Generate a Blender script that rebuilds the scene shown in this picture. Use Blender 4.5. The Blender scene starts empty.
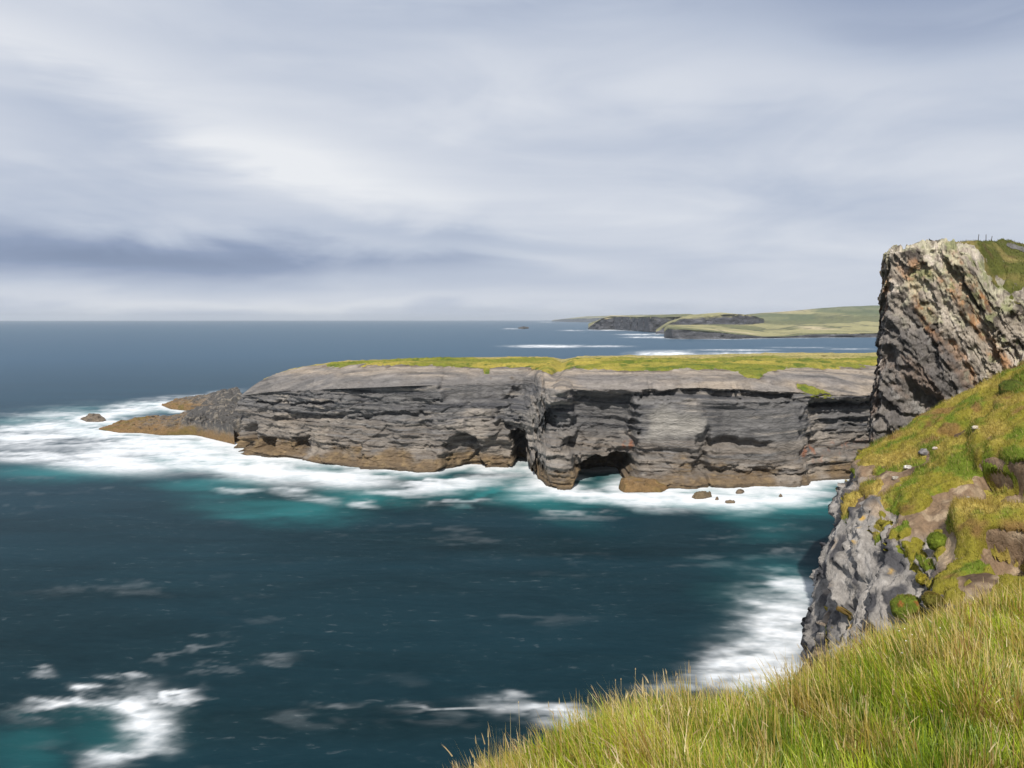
import bpy, math, random
import numpy as np
from mathutils import Vector

F32 = np.float32
rng = np.random.default_rng(11)
random.seed(5)
SC = bpy.context.scene
COL = SC.collection

# ------------------------------------------------------------------ camera numbers
H = 40.0                      # eye height above the sea, metres
FP = 800.0                    # focal length in pixels of a 1024 wide frame
HOR = 319.0                   # picture row of the horizon
TH = math.atan((384.0 - HOR) / FP)
CT, ST = math.cos(TH), math.sin(TH)


def ray(px, py):
    x = (np.asarray(px, float) - 512.0) / FP
    v = (384.0 - np.asarray(py, float)) / FP
    return x, CT + v * ST, -ST + v * CT


def at_z(px, py, z=0.0):
    dx, dy, dz = ray(px, py)
    t = (z - H) / dz
    return dx * t, dy * t


def at_y(px, py, Y):
    dx, dy, dz = ray(px, py)
    t = Y / dy
    return dx * t, Y + 0 * t, H + dz * t


def proj(P):
    x = P[..., 0]
    y = P[..., 1]
    z = P[..., 2] - H
    d = np.maximum(y * CT - z * ST, 0.01)
    u = y * ST + z * CT
    return 512.0 + FP * x / d, 384.0 - FP * u / d


# ------------------------------------------------------------------ noise
def _hash(ix, iy, iz, seed):
    with np.errstate(over='ignore'):
        h = (ix.astype(np.uint32) * np.uint32(374761393) + iy.astype(np.uint32) * np.uint32(668265263)
             + iz.astype(np.uint32) * np.uint32(2246822519) + np.uint32((seed * 3266489917 + 101) & 0xffffffff))
        h = (h ^ (h >> np.uint32(15))) * np.uint32(2246822519)
        h = (h ^ (h >> np.uint32(13))) * np.uint32(3266489917)
        h = h ^ (h >> np.uint32(16))
    return h


def _h01(ix, iy, iz, seed):
    return _hash(ix, iy, iz, seed).astype(F32) * F32(1.0 / 4294967295.0)


def vnoise(P, sc, seed=0):
    """smooth value noise, -1..1; sc is a scalar or three frequencies"""
    Q = (P * np.asarray(sc, float)).astype(np.float64)
    I = np.floor(Q).astype(np.int64)
    f = (Q - I).astype(F32)
    w = f * f * f * (f * (f * 6 - 15) + 10)
    ix, iy, iz = I[..., 0], I[..., 1], I[..., 2]
    wx, wy, wz = w[..., 0], w[..., 1], w[..., 2]
    r = 0
    for a in (0, 1):
        xa = wx if a else 1 - wx
        for b in (0, 1):
            xb = xa * (wy if b else 1 - wy)
            for c in (0, 1):
                r = r + xb * (wz if c else 1 - wz) * _h01(ix + a, iy + b, iz + c, seed)
    return r * 2 - 1


def fbm(P, sc, o=4, seed=0, gain=0.5):
    sc = np.asarray(sc, float)
    r = 0
    a = 1.0
    t = 0
    for k in range(o):
        r = r + a * vnoise(P, sc * (2.03 ** k), seed + 17 * k)
        t += a
        a *= gain
    return r / t * 1.6


def voro(P, sc, seed=0):
    """F1, F2 and the random number of the nearest cell"""
    Q = P * np.asarray(sc, float)
    I = np.floor(Q).astype(np.int64)
    f = (Q - I).astype(F32)
    n = Q.shape[:-1]
    d1 = np.full(n, 9.0, F32)
    d2 = np.full(n, 9.0, F32)
    cid = np.zeros(n, F32)
    for a in (-1, 0, 1):
        for b in (-1, 0, 1):
            for c in (-1, 0, 1):
                h = _hash(I[..., 0] + a, I[..., 1] + b, I[..., 2] + c, seed)
                ox = (h & np.uint32(1023)).astype(F32) / 1023
                oy = ((h >> np.uint32(10)) & np.uint32(1023)).astype(F32) / 1023
                oz = ((h >> np.uint32(20)) & np.uint32(1023)).astype(F32) / 1023
                d = np.sqrt((a + ox - f[..., 0]) ** 2 + (b + oy - f[..., 1]) ** 2 + (c + oz - f[..., 2]) ** 2)
                hid = ((h * np.uint32(2654435761)) >> np.uint32(8)).astype(F32) / 16777215.0
                near = d < d1
                d2 = np.where(near, d1, np.minimum(d2, d))
                cid = np.where(near, hid, cid)
                d1 = np.where(near, d, d1)
    return d1, d2, cid


def sstep(a, b, x):
    t = np.clip((x - a) / (b - a), 0, 1)
    return t * t * (3 - 2 * t)


def lerp(a, b, t):
    return a + (b - a) * t


def mixc(A, B, t):
    return A + (np.asarray(B, F32) - A) * np.clip(t, 0, 1)[..., None].astype(F32)


def solid(shape, c):
    return np.broadcast_to(np.asarray(c, F32), shape + (3,)).copy()


def interp_pts(pts, s):
    pts = np.asarray(pts, float)
    return np.stack([np.interp(s, pts[:, 0], pts[:, k]) for k in range(1, pts.shape[1])], -1)


# ------------------------------------------------------------------ objects
def tag(o, label=None, cat=None, group=None, kind=None):
    if label: o['label'] = label
    if cat: o['category'] = cat
    if group: o['group'] = group
    if kind: o['kind'] = kind
    return o


def make_mesh(name, V, faces, mat, attrs=None, parent=None, smooth=True):
    """faces: (n,3) or (n,4) array"""
    me = bpy.data.meshes.new(name)
    V = np.ascontiguousarray(V, F32).reshape(-1, 3)
    faces = np.ascontiguousarray(faces, np.int32)
    nf, k = faces.shape
    me.vertices.add(len(V))
    me.vertices.foreach_set('co', V.ravel())
    me.loops.add(nf * k)
    me.loops.foreach_set('vertex_index', faces.ravel())
    me.polygons.add(nf)
    me.polygons.foreach_set('loop_start', np.arange(0, nf * k, k, dtype=np.int32))
    me.polygons.foreach_set('use_smooth', np.full(nf, smooth, bool))
    me.update(calc_edges=True)
    for an, av in (attrs or {}).items():
        av = np.ascontiguousarray(av, F32)
        if av.ndim > 1 and av.shape[-1] == 3:
            av = av.reshape(-1, 3)
            at = me.attributes.new(an, 'FLOAT_COLOR', 'POINT')
            at.data.foreach_set('color', np.concatenate([av, np.ones((len(av), 1), F32)], 1).ravel())
        else:
            at = me.attributes.new(an, 'FLOAT', 'POINT')
            at.data.foreach_set('value', av.ravel())
    if mat: me.materials.append(mat)
    o = bpy.data.objects.new(name, me)
    COL.objects.link(o)
    if parent is not None: o.parent = parent
    return o


def grid_faces(nu, nv, keep=None, wrap=False):
    i = np.arange(nu if wrap else nu - 1)
    j = np.arange(nv - 1)
    a = (i[:, None] * nv + j[None, :])
    b = (((i + 1) % nu)[:, None] * nv + j[None, :])
    f = np.stack([a, b, b + 1, a + 1], -1)
    if keep is not None:
        k = keep[:-1, :-1] | keep[1:, :-1] | keep[1:, 1:] | keep[:-1, 1:]
        f = f[k]
    return f.reshape(-1, 4)


def compact(V, faces, attrs):
    used = np.unique(faces)
    remap = np.zeros(len(V), np.int32)
    remap[used] = np.arange(len(used))
    return V[used], remap[faces], {k: v.reshape(len(V), -1).squeeze()[used] for k, v in attrs.items()}


def grid_obj(name, P, mat, attrs=None, parent=None, keep=None, flip=False, wrap=False):
    nu, nv = P.shape[:2]
    f = grid_faces(nu, nv, keep, wrap)
    if flip: f = f[:, ::-1]
    V = P.reshape(-1, 3)
    at = {k: (v.reshape(-1, 3) if v.ndim == 3 else v.ravel()) for k, v in (attrs or {}).items()}
    if keep is not None:
        V, f, at = compact(V, f, at)
    return make_mesh(name, V, f, mat, at, parent)


def grid_normals(P):
    du = np.gradient(P, axis=0)
    dv = np.gradient(P, axis=1)
    n = np.cross(du, dv)
    return n / np.maximum(np.linalg.norm(n, axis=-1, keepdims=True), 1e-9)


# ------------------------------------------------------------------ materials
class NT:
    def __init__(s, mat):
        s.t = mat.node_tree
        s.n = s.t.nodes
        s.n.clear()

    def new(s, ty, **kw):
        n = s.n.new(ty)
        for k, v in kw.items(): setattr(n, k, v)
        return n

    def link(s, a, b): s.t.links.new(a, b)

    def set(s, sock, v):
        if isinstance(v, bpy.types.NodeSocket): s.link(v, sock)
        elif hasattr(sock.default_value, '__len__') and not hasattr(v, '__len__'):
            sock.default_value = (v,) * len(sock.default_value)
        elif hasattr(v, '__len__') and len(v) == 3 and len(sock.default_value) == 4: sock.default_value = (*v, 1)
        else: sock.default_value = v

    def math(s, op, a, b=None, c=None, clamp=False):
        n = s.new('ShaderNodeMath', operation=op, use_clamp=clamp)
        for i, v in enumerate((a, b, c)):
            if v is not None: s.set(n.inputs[i], v)
        return n.outputs[0]

    def mix(s, f, a, b, bt='MIX'):
        n = s.new('ShaderNodeMix', data_type='RGBA', blend_type=bt)
        s.set(n.inputs[0], f); s.set(n.inputs[6], a); s.set(n.inputs[7], b)
        return n.outputs[2]

    def attr(s, name, col=False):
        n = s.new('ShaderNodeAttribute', attribute_name=name)
        return n.outputs['Color'] if col else n.outputs['Fac']

    def pos(s): return s.new('ShaderNodeNewGeometry').outputs['Position']

    def mapping(s, v, sc=(1, 1, 1), rot=(0, 0, 0)):
        n = s.new('ShaderNodeMapping')
        s.link(v, n.inputs[0]); n.inputs['Scale'].default_value = sc; n.inputs['Rotation'].default_value = rot
        return n.outputs[0]

    def noise(s, v, sc, det=4, rough=0.55, dist=0.0):
        n = s.new('ShaderNodeTexNoise')
        s.link(v, n.inputs['Vector'])
        n.inputs['Scale'].default_value = sc; n.inputs['Detail'].default_value = det
        n.inputs['Roughness'].default_value = rough; n.inputs['Distortion'].default_value = dist
        return n.outputs[0]

    def voronoi(s, v, sc, feature='F1', out='Distance'):
        n = s.new('ShaderNodeTexVoronoi', feature=feature)
        s.link(v, n.inputs['Vector']); n.inputs['Scale'].default_value = sc
        return n.outputs[out]

    def ramp(s, f, stops):
        n = s.new('ShaderNodeValToRGB')
        e = n.color_ramp.elements
        while len(e) < len(stops): e.new(0.5)
        for k, (p, c) in enumerate(stops):
            e[k].position = p
            e[k].color = (*c, 1) if hasattr(c, '__len__') else (c, c, c, 1)
        s.link(f, n.inputs[0])
        return n.outputs[0]

    def mapr(s, v, a, b, c, d):
        n = s.new('ShaderNodeMapRange')
        s.link(v, n.inputs[0])
        for i, x in enumerate((a, b, c, d)): n.inputs[i + 1].default_value = x
        return n.outputs[0]

    def bump(s, h, strength, dist, normal=None):
        n = s.new('ShaderNodeBump')
        n.inputs['Strength'].default_value = strength; n.inputs['Distance'].default_value = dist
        s.link(h, n.inputs['Height'])
        if normal is not None: s.link(normal, n.inputs['Normal'])
        return n.outputs[0]

    def out(s, sh, vol=False):
        o = s.new('ShaderNodeOutputMaterial')
        s.link(sh, o.inputs['Volume' if vol else 'Surface'])


def new_mat(name):
    m = bpy.data.materials.new(name)
    m.use_nodes = True
    return m, NT(m)


def rock_mat(name, fine, bump, stretch=(1, 1, 1), rot=(0, 0, 0), var=0.45, crack=0.25):
    """albedo comes from the 'col' attribute (strata, lichen, weed), broken up by procedural grain"""
    m, t = new_mat(name)
    p = t.pos()
    q = t.mapping(p, stretch, rot)
    n1 = t.noise(q, 1.0 / fine, 6, 0.62, 0.6)
    n2 = t.noise(q, 4.0 / fine, 4, 0.6)
    v = t.voronoi(q, 1.6 / fine, 'DISTANCE_TO_EDGE')
    cr = t.mapr(v, 0.0, 0.09, 0.0, 1.0)
    k = t.math('ADD', t.math('MULTIPLY', n1, 0.65), t.math('MULTIPLY', n2, 0.35))
    k = t.mapr(k, 0.3, 0.7, 1 - var, 1 + var)
    b = t.new('ShaderNodeBsdfPrincipled')
    c = t.mix(1.0, t.attr('col', True), k, 'MULTIPLY')
    t.link(c, b.inputs['Base Color'])
    b.inputs['Roughness'].default_value = 0.85
    b.inputs['Specular IOR Level'].default_value = 0.25
    h = t.math('ADD', t.math('MULTIPLY', n1, 1.0), t.math('MULTIPLY', n2, 0.35))
    h = t.math('ADD', h, t.math('MULTIPLY', cr, crack))
    t.link(t.bump(h, 1.0, bump), b.inputs['Normal'])
    t.out(b.outputs[0])
    return m


def turf_mat(name, fine, bump):
    m, t = new_mat(name)
    p = t.pos()
    n1 = t.noise(p, 1.0 / fine, 6, 0.65)
    n2 = t.noise(p, 5.0 / fine, 3, 0.6)
    k = t.mapr(t.math('ADD', t.math('MULTIPLY', n1, 0.5), t.math('MULTIPLY', n2, 0.5)), 0.32, 0.68, 0.55, 1.45)
    b = t.new('ShaderNodeBsdfPrincipled')
    t.link(t.mix(1.0, t.attr('col', True), k, 'MULTIPLY'), b.inputs['Base Color'])
    b.inputs['Roughness'].default_value = 0.9
    b.inputs['Specular IOR Level'].default_value = 0.1
    t.link(t.bump(t.math('ADD', n1, t.math('MULTIPLY', n2, 0.6)), 1.0, bump), b.inputs['Normal'])
    t.out(b.outputs[0])
    return m


def blade_mat(name):
    m, t = new_mat(name)
    c = t.attr('col', True)
    d = t.new('ShaderNodeBsdfDiffuse')
    tr = t.new('ShaderNodeBsdfTranslucent')
    t.link(c, d.inputs[0])
    t.link(t.mix(1.0, c, (1.0, 0.95, 0.5), 'MULTIPLY'), tr.inputs[0])
    mx = t.new('ShaderNodeMixShader')
    mx.inputs[0].default_value = 0.36
    t.link(d.outputs[0], mx.inputs[1]); t.link(tr.outputs[0], mx.inputs[2])
    g = t.new('ShaderNodeBsdfGlossy')
    g.inputs['Roughness'].default_value = 0.45
    g.inputs[0].default_value = (1, 1, 1, 1)
    m2 = t.new('ShaderNodeMixShader')
    m2.inputs[0].default_value = 0.03
    t.link(mx.outputs[0], m2.inputs[1]); t.link(g.outputs[0], m2.inputs[2])
    t.out(m2.outputs[0])
    return m


def plain_mat(name, c, rough=0.8, var=0.3, sc=20.0, bump=0.01):
    m, t = new_mat(name)
    b = t.new('ShaderNodeBsdfPrincipled')
    n = t.noise(t.pos(), sc, 4, 0.6)
    t.link(t.mix(1.0, c, t.mapr(n, 0.3, 0.7, 1 - var, 1 + var), 'MULTIPLY'), b.inputs['Base Color'])
    b.inputs['Roughness'].default_value = rough
    b.inputs['Specular IOR Level'].default_value = 0.2
    t.link(t.bump(n, 0.7, bump), b.inputs['Normal'])
    t.out(b.outputs[0])
    return m


M = {}
M['rock_prom'] = rock_mat('banded_shale', 1.6, 0.35, (0.45, 0.45, 1.5))
M['rock_cliff'] = rock_mat('lichened_rock', 0.7, 0.16, (1.3, 1.0, 0.55), (0, math.radians(35), 0))
M['rock_bluff'] = rock_mat('fractured_rock', 0.35, 0.09, (1.2, 1.0, 0.7), (0, math.radians(30), 0), crack=0.08)
M['rock_far'] = rock_mat('far_rock', 14.0, 3.0, (0.6, 0.6, 1.4))
M['rock_sea'] = rock_mat('weedy_rock', 0.9, 0.2, (0.7, 0.7, 1.2))
M['turf_prom'] = turf_mat('plateau_turf', 1.2, 0.25)
M['turf_near'] = turf_mat('slope_turf', 0.16, 0.06)
M['turf_cliff'] = turf_mat('cliff_turf', 0.5, 0.15)
M['ground'] = turf_mat('grassy_ground', 0.2, 0.05)
M['blade'] = blade_mat('grass_blades')


# ------------------------------------------------------------------ sky, sun, camera
SUN_AZ = math.radians(190.0)       # compass style: 0 = +Y (view direction), 90 = +X
SUN_EL = math.radians(47.0)
SUN_DIR = Vector((math.sin(SUN_AZ) * math.cos(SUN_EL), math.cos(SUN_AZ) * math.cos(SUN_EL), math.sin(SUN_EL)))


def build_world():
    w = bpy.data.worlds.new('World')
    SC.world = w
    w.use_nodes = True
    t = NT(w)
    geo = t.new('ShaderNodeNewGeometry')
    d = t.new('ShaderNodeVectorMath', operation='SCALE')
    t.link(geo.outputs['Incoming'], d.inputs[0])
    d.inputs[3].default_value = -1.0
    d = d.outputs[0]
    xyz = t.new('ShaderNodeSeparateXYZ')
    t.link(d, xyz.inputs[0])
    x, y, z = xyz.outputs
    az = t.math('ARCTAN2', x, y)
    el = t.math('ARCSINE', z)
    # cloud deck coordinates: flat layer, stretched along the wind
    zz = t.math('MAXIMUM', t.math('ADD', z, 0.09), 0.02)
    cx = t.math('DIVIDE', x, zz)
    cy = t.math('DIVIDE', y, zz)
    cv = t.new('ShaderNodeCombineXYZ')
    t.link(cx, cv.inputs[0]); t.link(cy, cv.inputs[1])
    deck = t.mapping(cv.outputs[0], (0.22, 0.75, 1), (0, 0, math.radians(-14)))
    n1 = t.noise(deck, 0.9, 5, 0.5, 0.6)
    n2 = t.noise(t.mapping(d, (2.2, 2.2, 9.0), (0, math.radians(-9), 0)), 1.3, 5, 0.52, 0.9)
    n3 = t.noise(t.mapping(d, (5.0, 5.0, 22.0), (0, math.radians(7), 0)), 1.2, 4, 0.5, 0.5)
    waz = t.math('ADD', az, t.math('MULTIPLY', t.math('SUBTRACT', n2, 0.5), 0.30))
    wel = t.math('ADD', el, t.math('MULTIPLY', t.math('SUBTRACT', t.math('ADD', t.math('MULTIPLY', n2, 0.6), t.math('MULTIPLY', n3, 0.4)), 0.5), 0.09))

    def blob(px, py, rx, ry, amp, rot=0.0):
        a0 = math.atan((px - 512) / FP)
        e0 = math.atan((HOR - py) / FP)
        c, s_ = math.cos(math.radians(rot)), math.sin(math.radians(rot))
        da = t.math('SUBTRACT', waz, a0)
        de = t.math('SUBTRACT', wel, e0)
        u = t.math('ADD', t.math('MULTIPLY', da, c), t.math('MULTIPLY', de, s_))
        v = t.math('SUBTRACT', t.math('MULTIPLY', de, c), t.math('MULTIPLY', da, s_))
        u = t.math('DIVIDE', u, rx / FP)
        v = t.math('DIVIDE', v, ry / FP)
        r = t.math('ADD', t.math('MULTIPLY', u, u), t.math('MULTIPLY', v, v))
        return t.math('MULTIPLY', t.math('EXPONENT', t.math('MULTIPLY', r, -1.0)), amp)

    fade = t.mapr(el, 0.0, 0.26, 0.12, 1.0)
    val = t.math('ADD', 0.70, t.math('MULTIPLY', t.math('MULTIPLY', t.math('SUBTRACT', n1, 0.5), fade), 0.55))
    val = t.math('ADD', val, t.math('MULTIPLY', t.math('SUBTRACT', n2, 0.5), 0.52))
    val = t.math('ADD', val, t.math('MULTIPLY', t.math('SUBTRACT', n3, 0.5), 0.20))
    for b in SKY_BLOBS:
        val = t.math('ADD', val, blob(*b))
    col = t.ramp(val, SKY_RAMP)
    sky = t.new('ShaderNodeTexSky', sky_type='NISHITA', sun_disc=False)
    sky.sun_elevation = SUN_EL
    sky.sun_rotation = SUN_AZ
    sky.altitude = 40
    sky.air_density = 1.0
    sky.dust_density = 1.5
    b1 = t.new('ShaderNodeBackground'); b1.inputs[1].default_value = 0.10
    t.link(sky.outputs[0], b1.inputs[0])
    b2 = t.new('ShaderNodeBackground'); b2.inputs[1].default_value = SKY_GAIN
    t.link(col, b2.inputs[0])
    cov = t.mapr(n1, 0.2, 0.4, 0.86, 0.97)
    mx = t.new('ShaderNodeMixShader')
    t.link(cov, mx.inputs[0]); t.link(b1.outputs[0], mx.inputs[1]); t.link(b2.outputs[0], mx.inputs[2])
    o = t.new('ShaderNodeOutputWorld')
    t.link(mx.outputs[0], o.inputs[0])


SKY_GAIN = 1.0
SKY_RAMP = [(0.0, (0.19, 0.25, 0.375)), (0.28, (0.285, 0.35, 0.50)), (0.55, (0.495, 0.555, 0.675)), (0.78, (0.665, 0.705, 0.785)), (1.0, (0.84, 0.86, 0.895))]
SKY_BLOBS = [
    (262, 165, 90, 28, 0.26, -10), (380, 185, 120, 26, 0.16, -8), (110, 140, 70, 36, -0.17, 0),
    (80, 262, 230, 26, -0.40, 0), (310, 264, 150, 17, -0.30, 0), (60, 210, 140, 20, -0.08, 0), (40, 268, 120, 12, -0.14, 0),
    (60, 90, 150, 20, 0.16, -8), (300, 25, 300, 24, -0.16, 0), (620, 100, 300, 34, 0.14, 8), (90, 20, 140, 22, 0.08, 0),
    (980, 5, 220, 70, -0.50, 0), (520, 262, 80, 12, 0.12, -10), (440, 235, 120, 10, -0.14, -6), (740, 200, 260, 40, 0.02, 0),
    (250, 303, 500, 8, 0.16, 0), (850, 110, 150, 25, 0.08, 5), (930, 75, 130, 18, -0.12, -5), (620, 230, 200, 16, -0.08, 4),
]
build_world()

sl = bpy.data.lights.new('sun', 'SUN')
sl.energy = 5.0
sl.angle = math.radians(0.6)
sl.color = (1.0, 0.95, 0.87)
so = bpy.data.objects.new('sun', sl)
COL.objects.link(so)
so.rotation_euler = SUN_DIR.to_track_quat('Z', 'Y').to_euler()

cam = bpy.data.cameras.new('camera')
co = bpy.data.objects.new('camera', cam)
COL.objects.link(co)
cam.sensor_width = 36.0
cam.lens = 36.0 * FP / 1024.0
cam.clip_start = 0.1
cam.clip_end = 90000.0
co.location = (0, 0, H)
co.rotation_euler = (math.radians(90) - TH, 0, 0)
SC.camera = co
vs = SC.view_settings
vs.view_transform = 'Standard'
vs.look = 'None'
vs.gamma = 1.0
vs.exposure = 0.0
SC.render.engine = 'CYCLES'
SC.cycles.use_denoising = True
SC.cycles.denoiser = 'OPENIMAGEDENOISE'
SC.cycles.denoising_prefilter = 'ACCURATE'
SC.cycles.denoising_input_passes = 'RGB_ALBEDO_NORMAL'
SC.cycles.use_adaptive_sampling = False
SC.cycles.sample_clamp_indirect = 4.0
SC.cycles.max_bounces = 6
SC.cycles.volume_bounces = 0

WET = []          # waterline points of everything standing in the sea, for the foam


# ------------------------------------------------------------------ cliff sheets
def resample(pts, spacing_fn):
    """walk a polyline with a position dependent step; returns points and source parameter"""
    pts = np.asarray(pts, float)
    seg = np.linalg.norm(np.diff(pts[:, :2], axis=0), axis=1)
    s = np.concatenate([[0], np.cumsum(seg)])
    out = [0.0]
    while out[-1] < s[-1]:
        p = np.array([np.interp(out[-1], s, pts[:, k]) for k in range(2)])
        out.append(out[-1] + spacing_fn(p))
    out = np.array(out)
    out[-1] = s[-1]
    k = np.interp(out, s, np.arange(len(pts)))
    R = np.stack([np.interp(out, s, pts[:, c]) for c in range(pts.shape[1])], -1)
    return R, k, out


def smooth1(a, n, axis=0):
    ker = np.hanning(2 * n + 1); ker /= ker.sum()
    pad = [(n, n) if i == axis else (0, 0) for i in range(a.ndim)]
    ap = np.pad(a, pad, mode='edge')
    return np.apply_along_axis(lambda v: np.convolve(v, ker, 'valid'), axis, ap)


def feat(px, py, pxs, tops, bots, soft, softx=None):
    """soft mask of a patch of cliff face between two curves"""
    softx = softx or soft
    tp = np.interp(px, pxs, tops)
    bt = np.interp(px, pxs, bots)
    m = sstep(-soft, soft, py - tp) * (1 - sstep(-soft, soft, py - bt))
    return m * sstep(pxs[0] - softx, pxs[0] + softx, px) * (1 - sstep(pxs[-1] - softx, pxs[-1] + softx, px))


# ================================================================== the promontory
def build_promontory():
    front_px = [(238, 453), (262, 456), (300, 460), (345, 466), (400, 469), (440, 469), (470, 467), (500, 467), (522, 468), (534, 472), (546, 481),
                (560, 483.5), (578, 482), (610, 480), (640, 482), (680, 483), (720, 483), (760, 482.5), (800, 480), (840, 477), (880, 474), (940, 470), (1040, 464)]
    fx, fy = at_z(np.array([p[0] for p in front_px]), np.array([p[1] for p in front_px]))
    pts = [(x, y, b, sx, sy) for x, y, b, sx, sy in [
        (220, 312, 24, 215, 264.6), (90, 302, 25, 95, 259.8), (0, 292, 25, 0, 256), (-50, 284, 23, -38, 256), (-76, 274, 19, -52, 256), (-85, 260, 16.5, -58, 255), (-85, 249, 16.3, -58, 254)]]
    zb_px = [226, 245, 262, 300, 345, 400, 450, 500, 560, 600, 640, 700, 760, 800, 840, 880, 1040]
    zb_v = [15.9, 17.7, 18.6, 19.9, 21.0, 22.0, 22.5, 22.7, 23.3, 22.8, 22.9, 23.4, 22.6, 21.6, 20.6, 20.2, 21]
    for (px, py), x, y in zip(front_px, fx, fy):
        zb = np.interp(px, zb_px, zb_v)
        pts.append((x, y, zb, max(x * 1.08 + 8, -58) if x < 0 else x * 1.12, 256 + 0.04 * max(x * 1.12, 0)))
    R, k, s = resample(pts, lambda p: 0.33 if (p[1] < 255 and p[0] < 112) else (0.8 if p[1] < 262 else 4.0))
    R[:, :2] = smooth1(R[:, :2], 5)
    R[:, 2:] = smooth1(R[:, 2:], 25)
    nu = len(R)
    B = R[:, :2]
    zb = R[:, 2]
    S = R[:, 3:5]
    D = S - B
    L = np.linalg.norm(D, axis=1)
    dirv = smooth1(D / L[:, None], 14)
    dirv /= np.linalg.norm(dirv, axis=1, keepdims=True)
    nc, nr = 118, 96
    vc = np.linspace(0, 1, nc)
    zc = -3 + (zb[:, None] + 3) * vc[None, :]                       # cliff rows
    tr = np.linspace(0, 1, nr + 1)[1:] ** 1.5                        # rows over the top
    P = np.zeros((nu, nc + nr, 3))
    lean = 0.07 * np.maximum(zc, 0)
    P[:, :nc, :2] = B[:, None] + dirv[:, None] * lean[..., None]
    P[:, :nc, 2] = zc
    Tb = P[:, nc - 1, :2]
    T2 = S - Tb
    Lt = np.linalg.norm(T2, axis=1)
    P[:, nc:, :2] = Tb[:, None] + T2[:, None] * tr[None, :, None]
    tm = Lt[:, None] * tr[None, :]
    zp = np.interp(S[:, 0], [-95, -60, -20, 30, 120, 220], [24.9, 26.5, 27.1, 27.4, 27.7, 28.5])
    gain = 1 - np.exp(-tm / np.interp(B[:, 0], [-90, -60, 0], [12, 10, 9])[:, None])
    P[:, nc:, 2] = zb[:, None] + (zp - zb)[:, None] * gain
    px, py = proj(P)
    isf = (np.arange(nc + nr) < nc)[None, :] & np.ones((nu, 1), bool)
    frontm = sstep(262, 252, P[..., 1])
    z = P[..., 2]
    # strata coordinates: gently rolling beds
    Q = P.copy()
    bed = z + 0.020 * P[..., 0] + 2.2 * vnoise(P * [1, 1, 0], 0.028, 3) + 0.9 * np.exp(-((px - 760) / 60) ** 2)
    Q[..., 2] = bed
    warp = fbm(P, 0.22, 3, 5)
    # recess of every bed: a random number per bed, drifting along the face
    rec = np.zeros_like(z)
    for th, amp, sd in ((2.6, 1.1, 1), (1.15, 0.6, 2), (0.55, 0.30, 4)):
        b = bed / th + 0.35 * vnoise(P, (0.06, 0.06, 0), sd + 30)
        lay = np.floor(b)
        fr = b - lay
        C = np.stack([P[..., 0] * 0.055 / th * 1.6, P[..., 1] * 0.02, lay * 7.3], -1)
        r0 = vnoise(C, 1.0, sd)
        r1 = vnoise(C + [0, 0, 7.3], 1.0, sd)
        r = lerp(r0, r1, sstep(0.86, 1.0, fr))
        rec = rec + amp * r * (1.0 + 0 * fr) + amp * 0.25 * (0.5 - np.abs(fr - 0.5))
    # joints: blocks that have dropped out of the face
    f1, f2, cid = voro(Q + 0.5 * warp[..., None], (0.22, 0.22, 0.34), 8)
    rec = rec + 0.95 * (cid - 0.45)
    f1b, f2b, cidb = voro(Q + 0.3 * warp[..., None], (0.55, 0.55, 0.9), 9)
    rec = rec + 0.45 * (cidb - 0.5)
    rec = rec + 0.55 * fbm(np.stack([P[..., 0], P[..., 1], bed], -1), (0.22, 0.3, 0.9), 5, 21, 0.6)
    dg = P[..., 0] * 0.55 + z * 0.83                     # slanting fractures
    rec = rec + 0.45 * (voro(np.stack([dg, P[..., 1] * 0.3, P[..., 0] * 0.25 - z * 0.12], -1) + 0.6 * warp[..., None], (0.42, 0.3, 0.42), 23)[2] - 0.5)
    # smooth slabs: less relief on a few tidy faces
    calm = 0.75 * feat(px, py, [440, 500, 555], [371, 373, 372], [402, 402, 376], 4) \
        + 0.8 * feat(px, py, [638, 700, 805], [402, 402, 408], [446, 450, 462], 6) \
        + 0.65 * feat(px, py, [250, 330, 470], [370, 370, 372], [384, 388, 402], 6) \
        + 0.45 * feat(px, py, [570, 632], [402, 402], [440, 440], 6)
    rec = rec * (1 - np.clip(calm, 0, 0.8)) + 2.6 * vnoise(P * [1, 1, 0.35], 0.07, 26) + 1.1 * vnoise(P * [1, 1, 0.5], 0.17, 27)
    pxw, pyw = px + 6 * warp + 4 * fbm(P, 0.6, 3, 72), py + 3.5 * fbm(P, 0.3, 4, 71)
    big = np.zeros_like(z)
    big += 4.0 * feat(pxw, pyw, [238, 252], [424, 424], [456, 456], 2.2)
    big += 3.6 * feat(pxw, pyw, [258, 272], [436, 438], [449, 449], 2.0)
    big += 3.6 * feat(pxw, pyw, [290, 304], [436, 438], [449, 449], 2.0)
    big += 1.6 * feat(pxw, pyw, [250, 330], [403, 404], [406, 406.5], 0.9)
    big += 1.5 * feat(pxw, pyw, [275, 420], [416, 414], [421, 419], 1.2)
    big -= 2.2 * feat(pxw, pyw, [362, 420, 498], [424, 420, 419], [500, 500, 432], 1.5)
    big += 4.5 * feat(pxw, pyw, [449, 463, 482], [440, 430, 434], [480, 480, 476], 2.5)
    big += 16 * feat(pxw, pyw, [512, 519, 531], [436, 428, 448], [480, 480, 480], 2.0)
    big += 2.0 * feat(pxw, pyw, [497, 508, 520], [408, 405, 418], [420, 428, 432], 2.5)
    big += 3.0 * feat(pxw, pyw, [440, 505, 560], [366, 366, 360], [404, 404, 366], 2.5)
    arc = np.hypot((pxw - 575) / 1.05, pyw - 428)
    big -= 2.6 * np.exp(-((arc - 42) / 8.0) ** 2) * sstep(574, 556, pxw) * sstep(366, 380, pyw) * sstep(480, 455, pyw)
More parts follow.
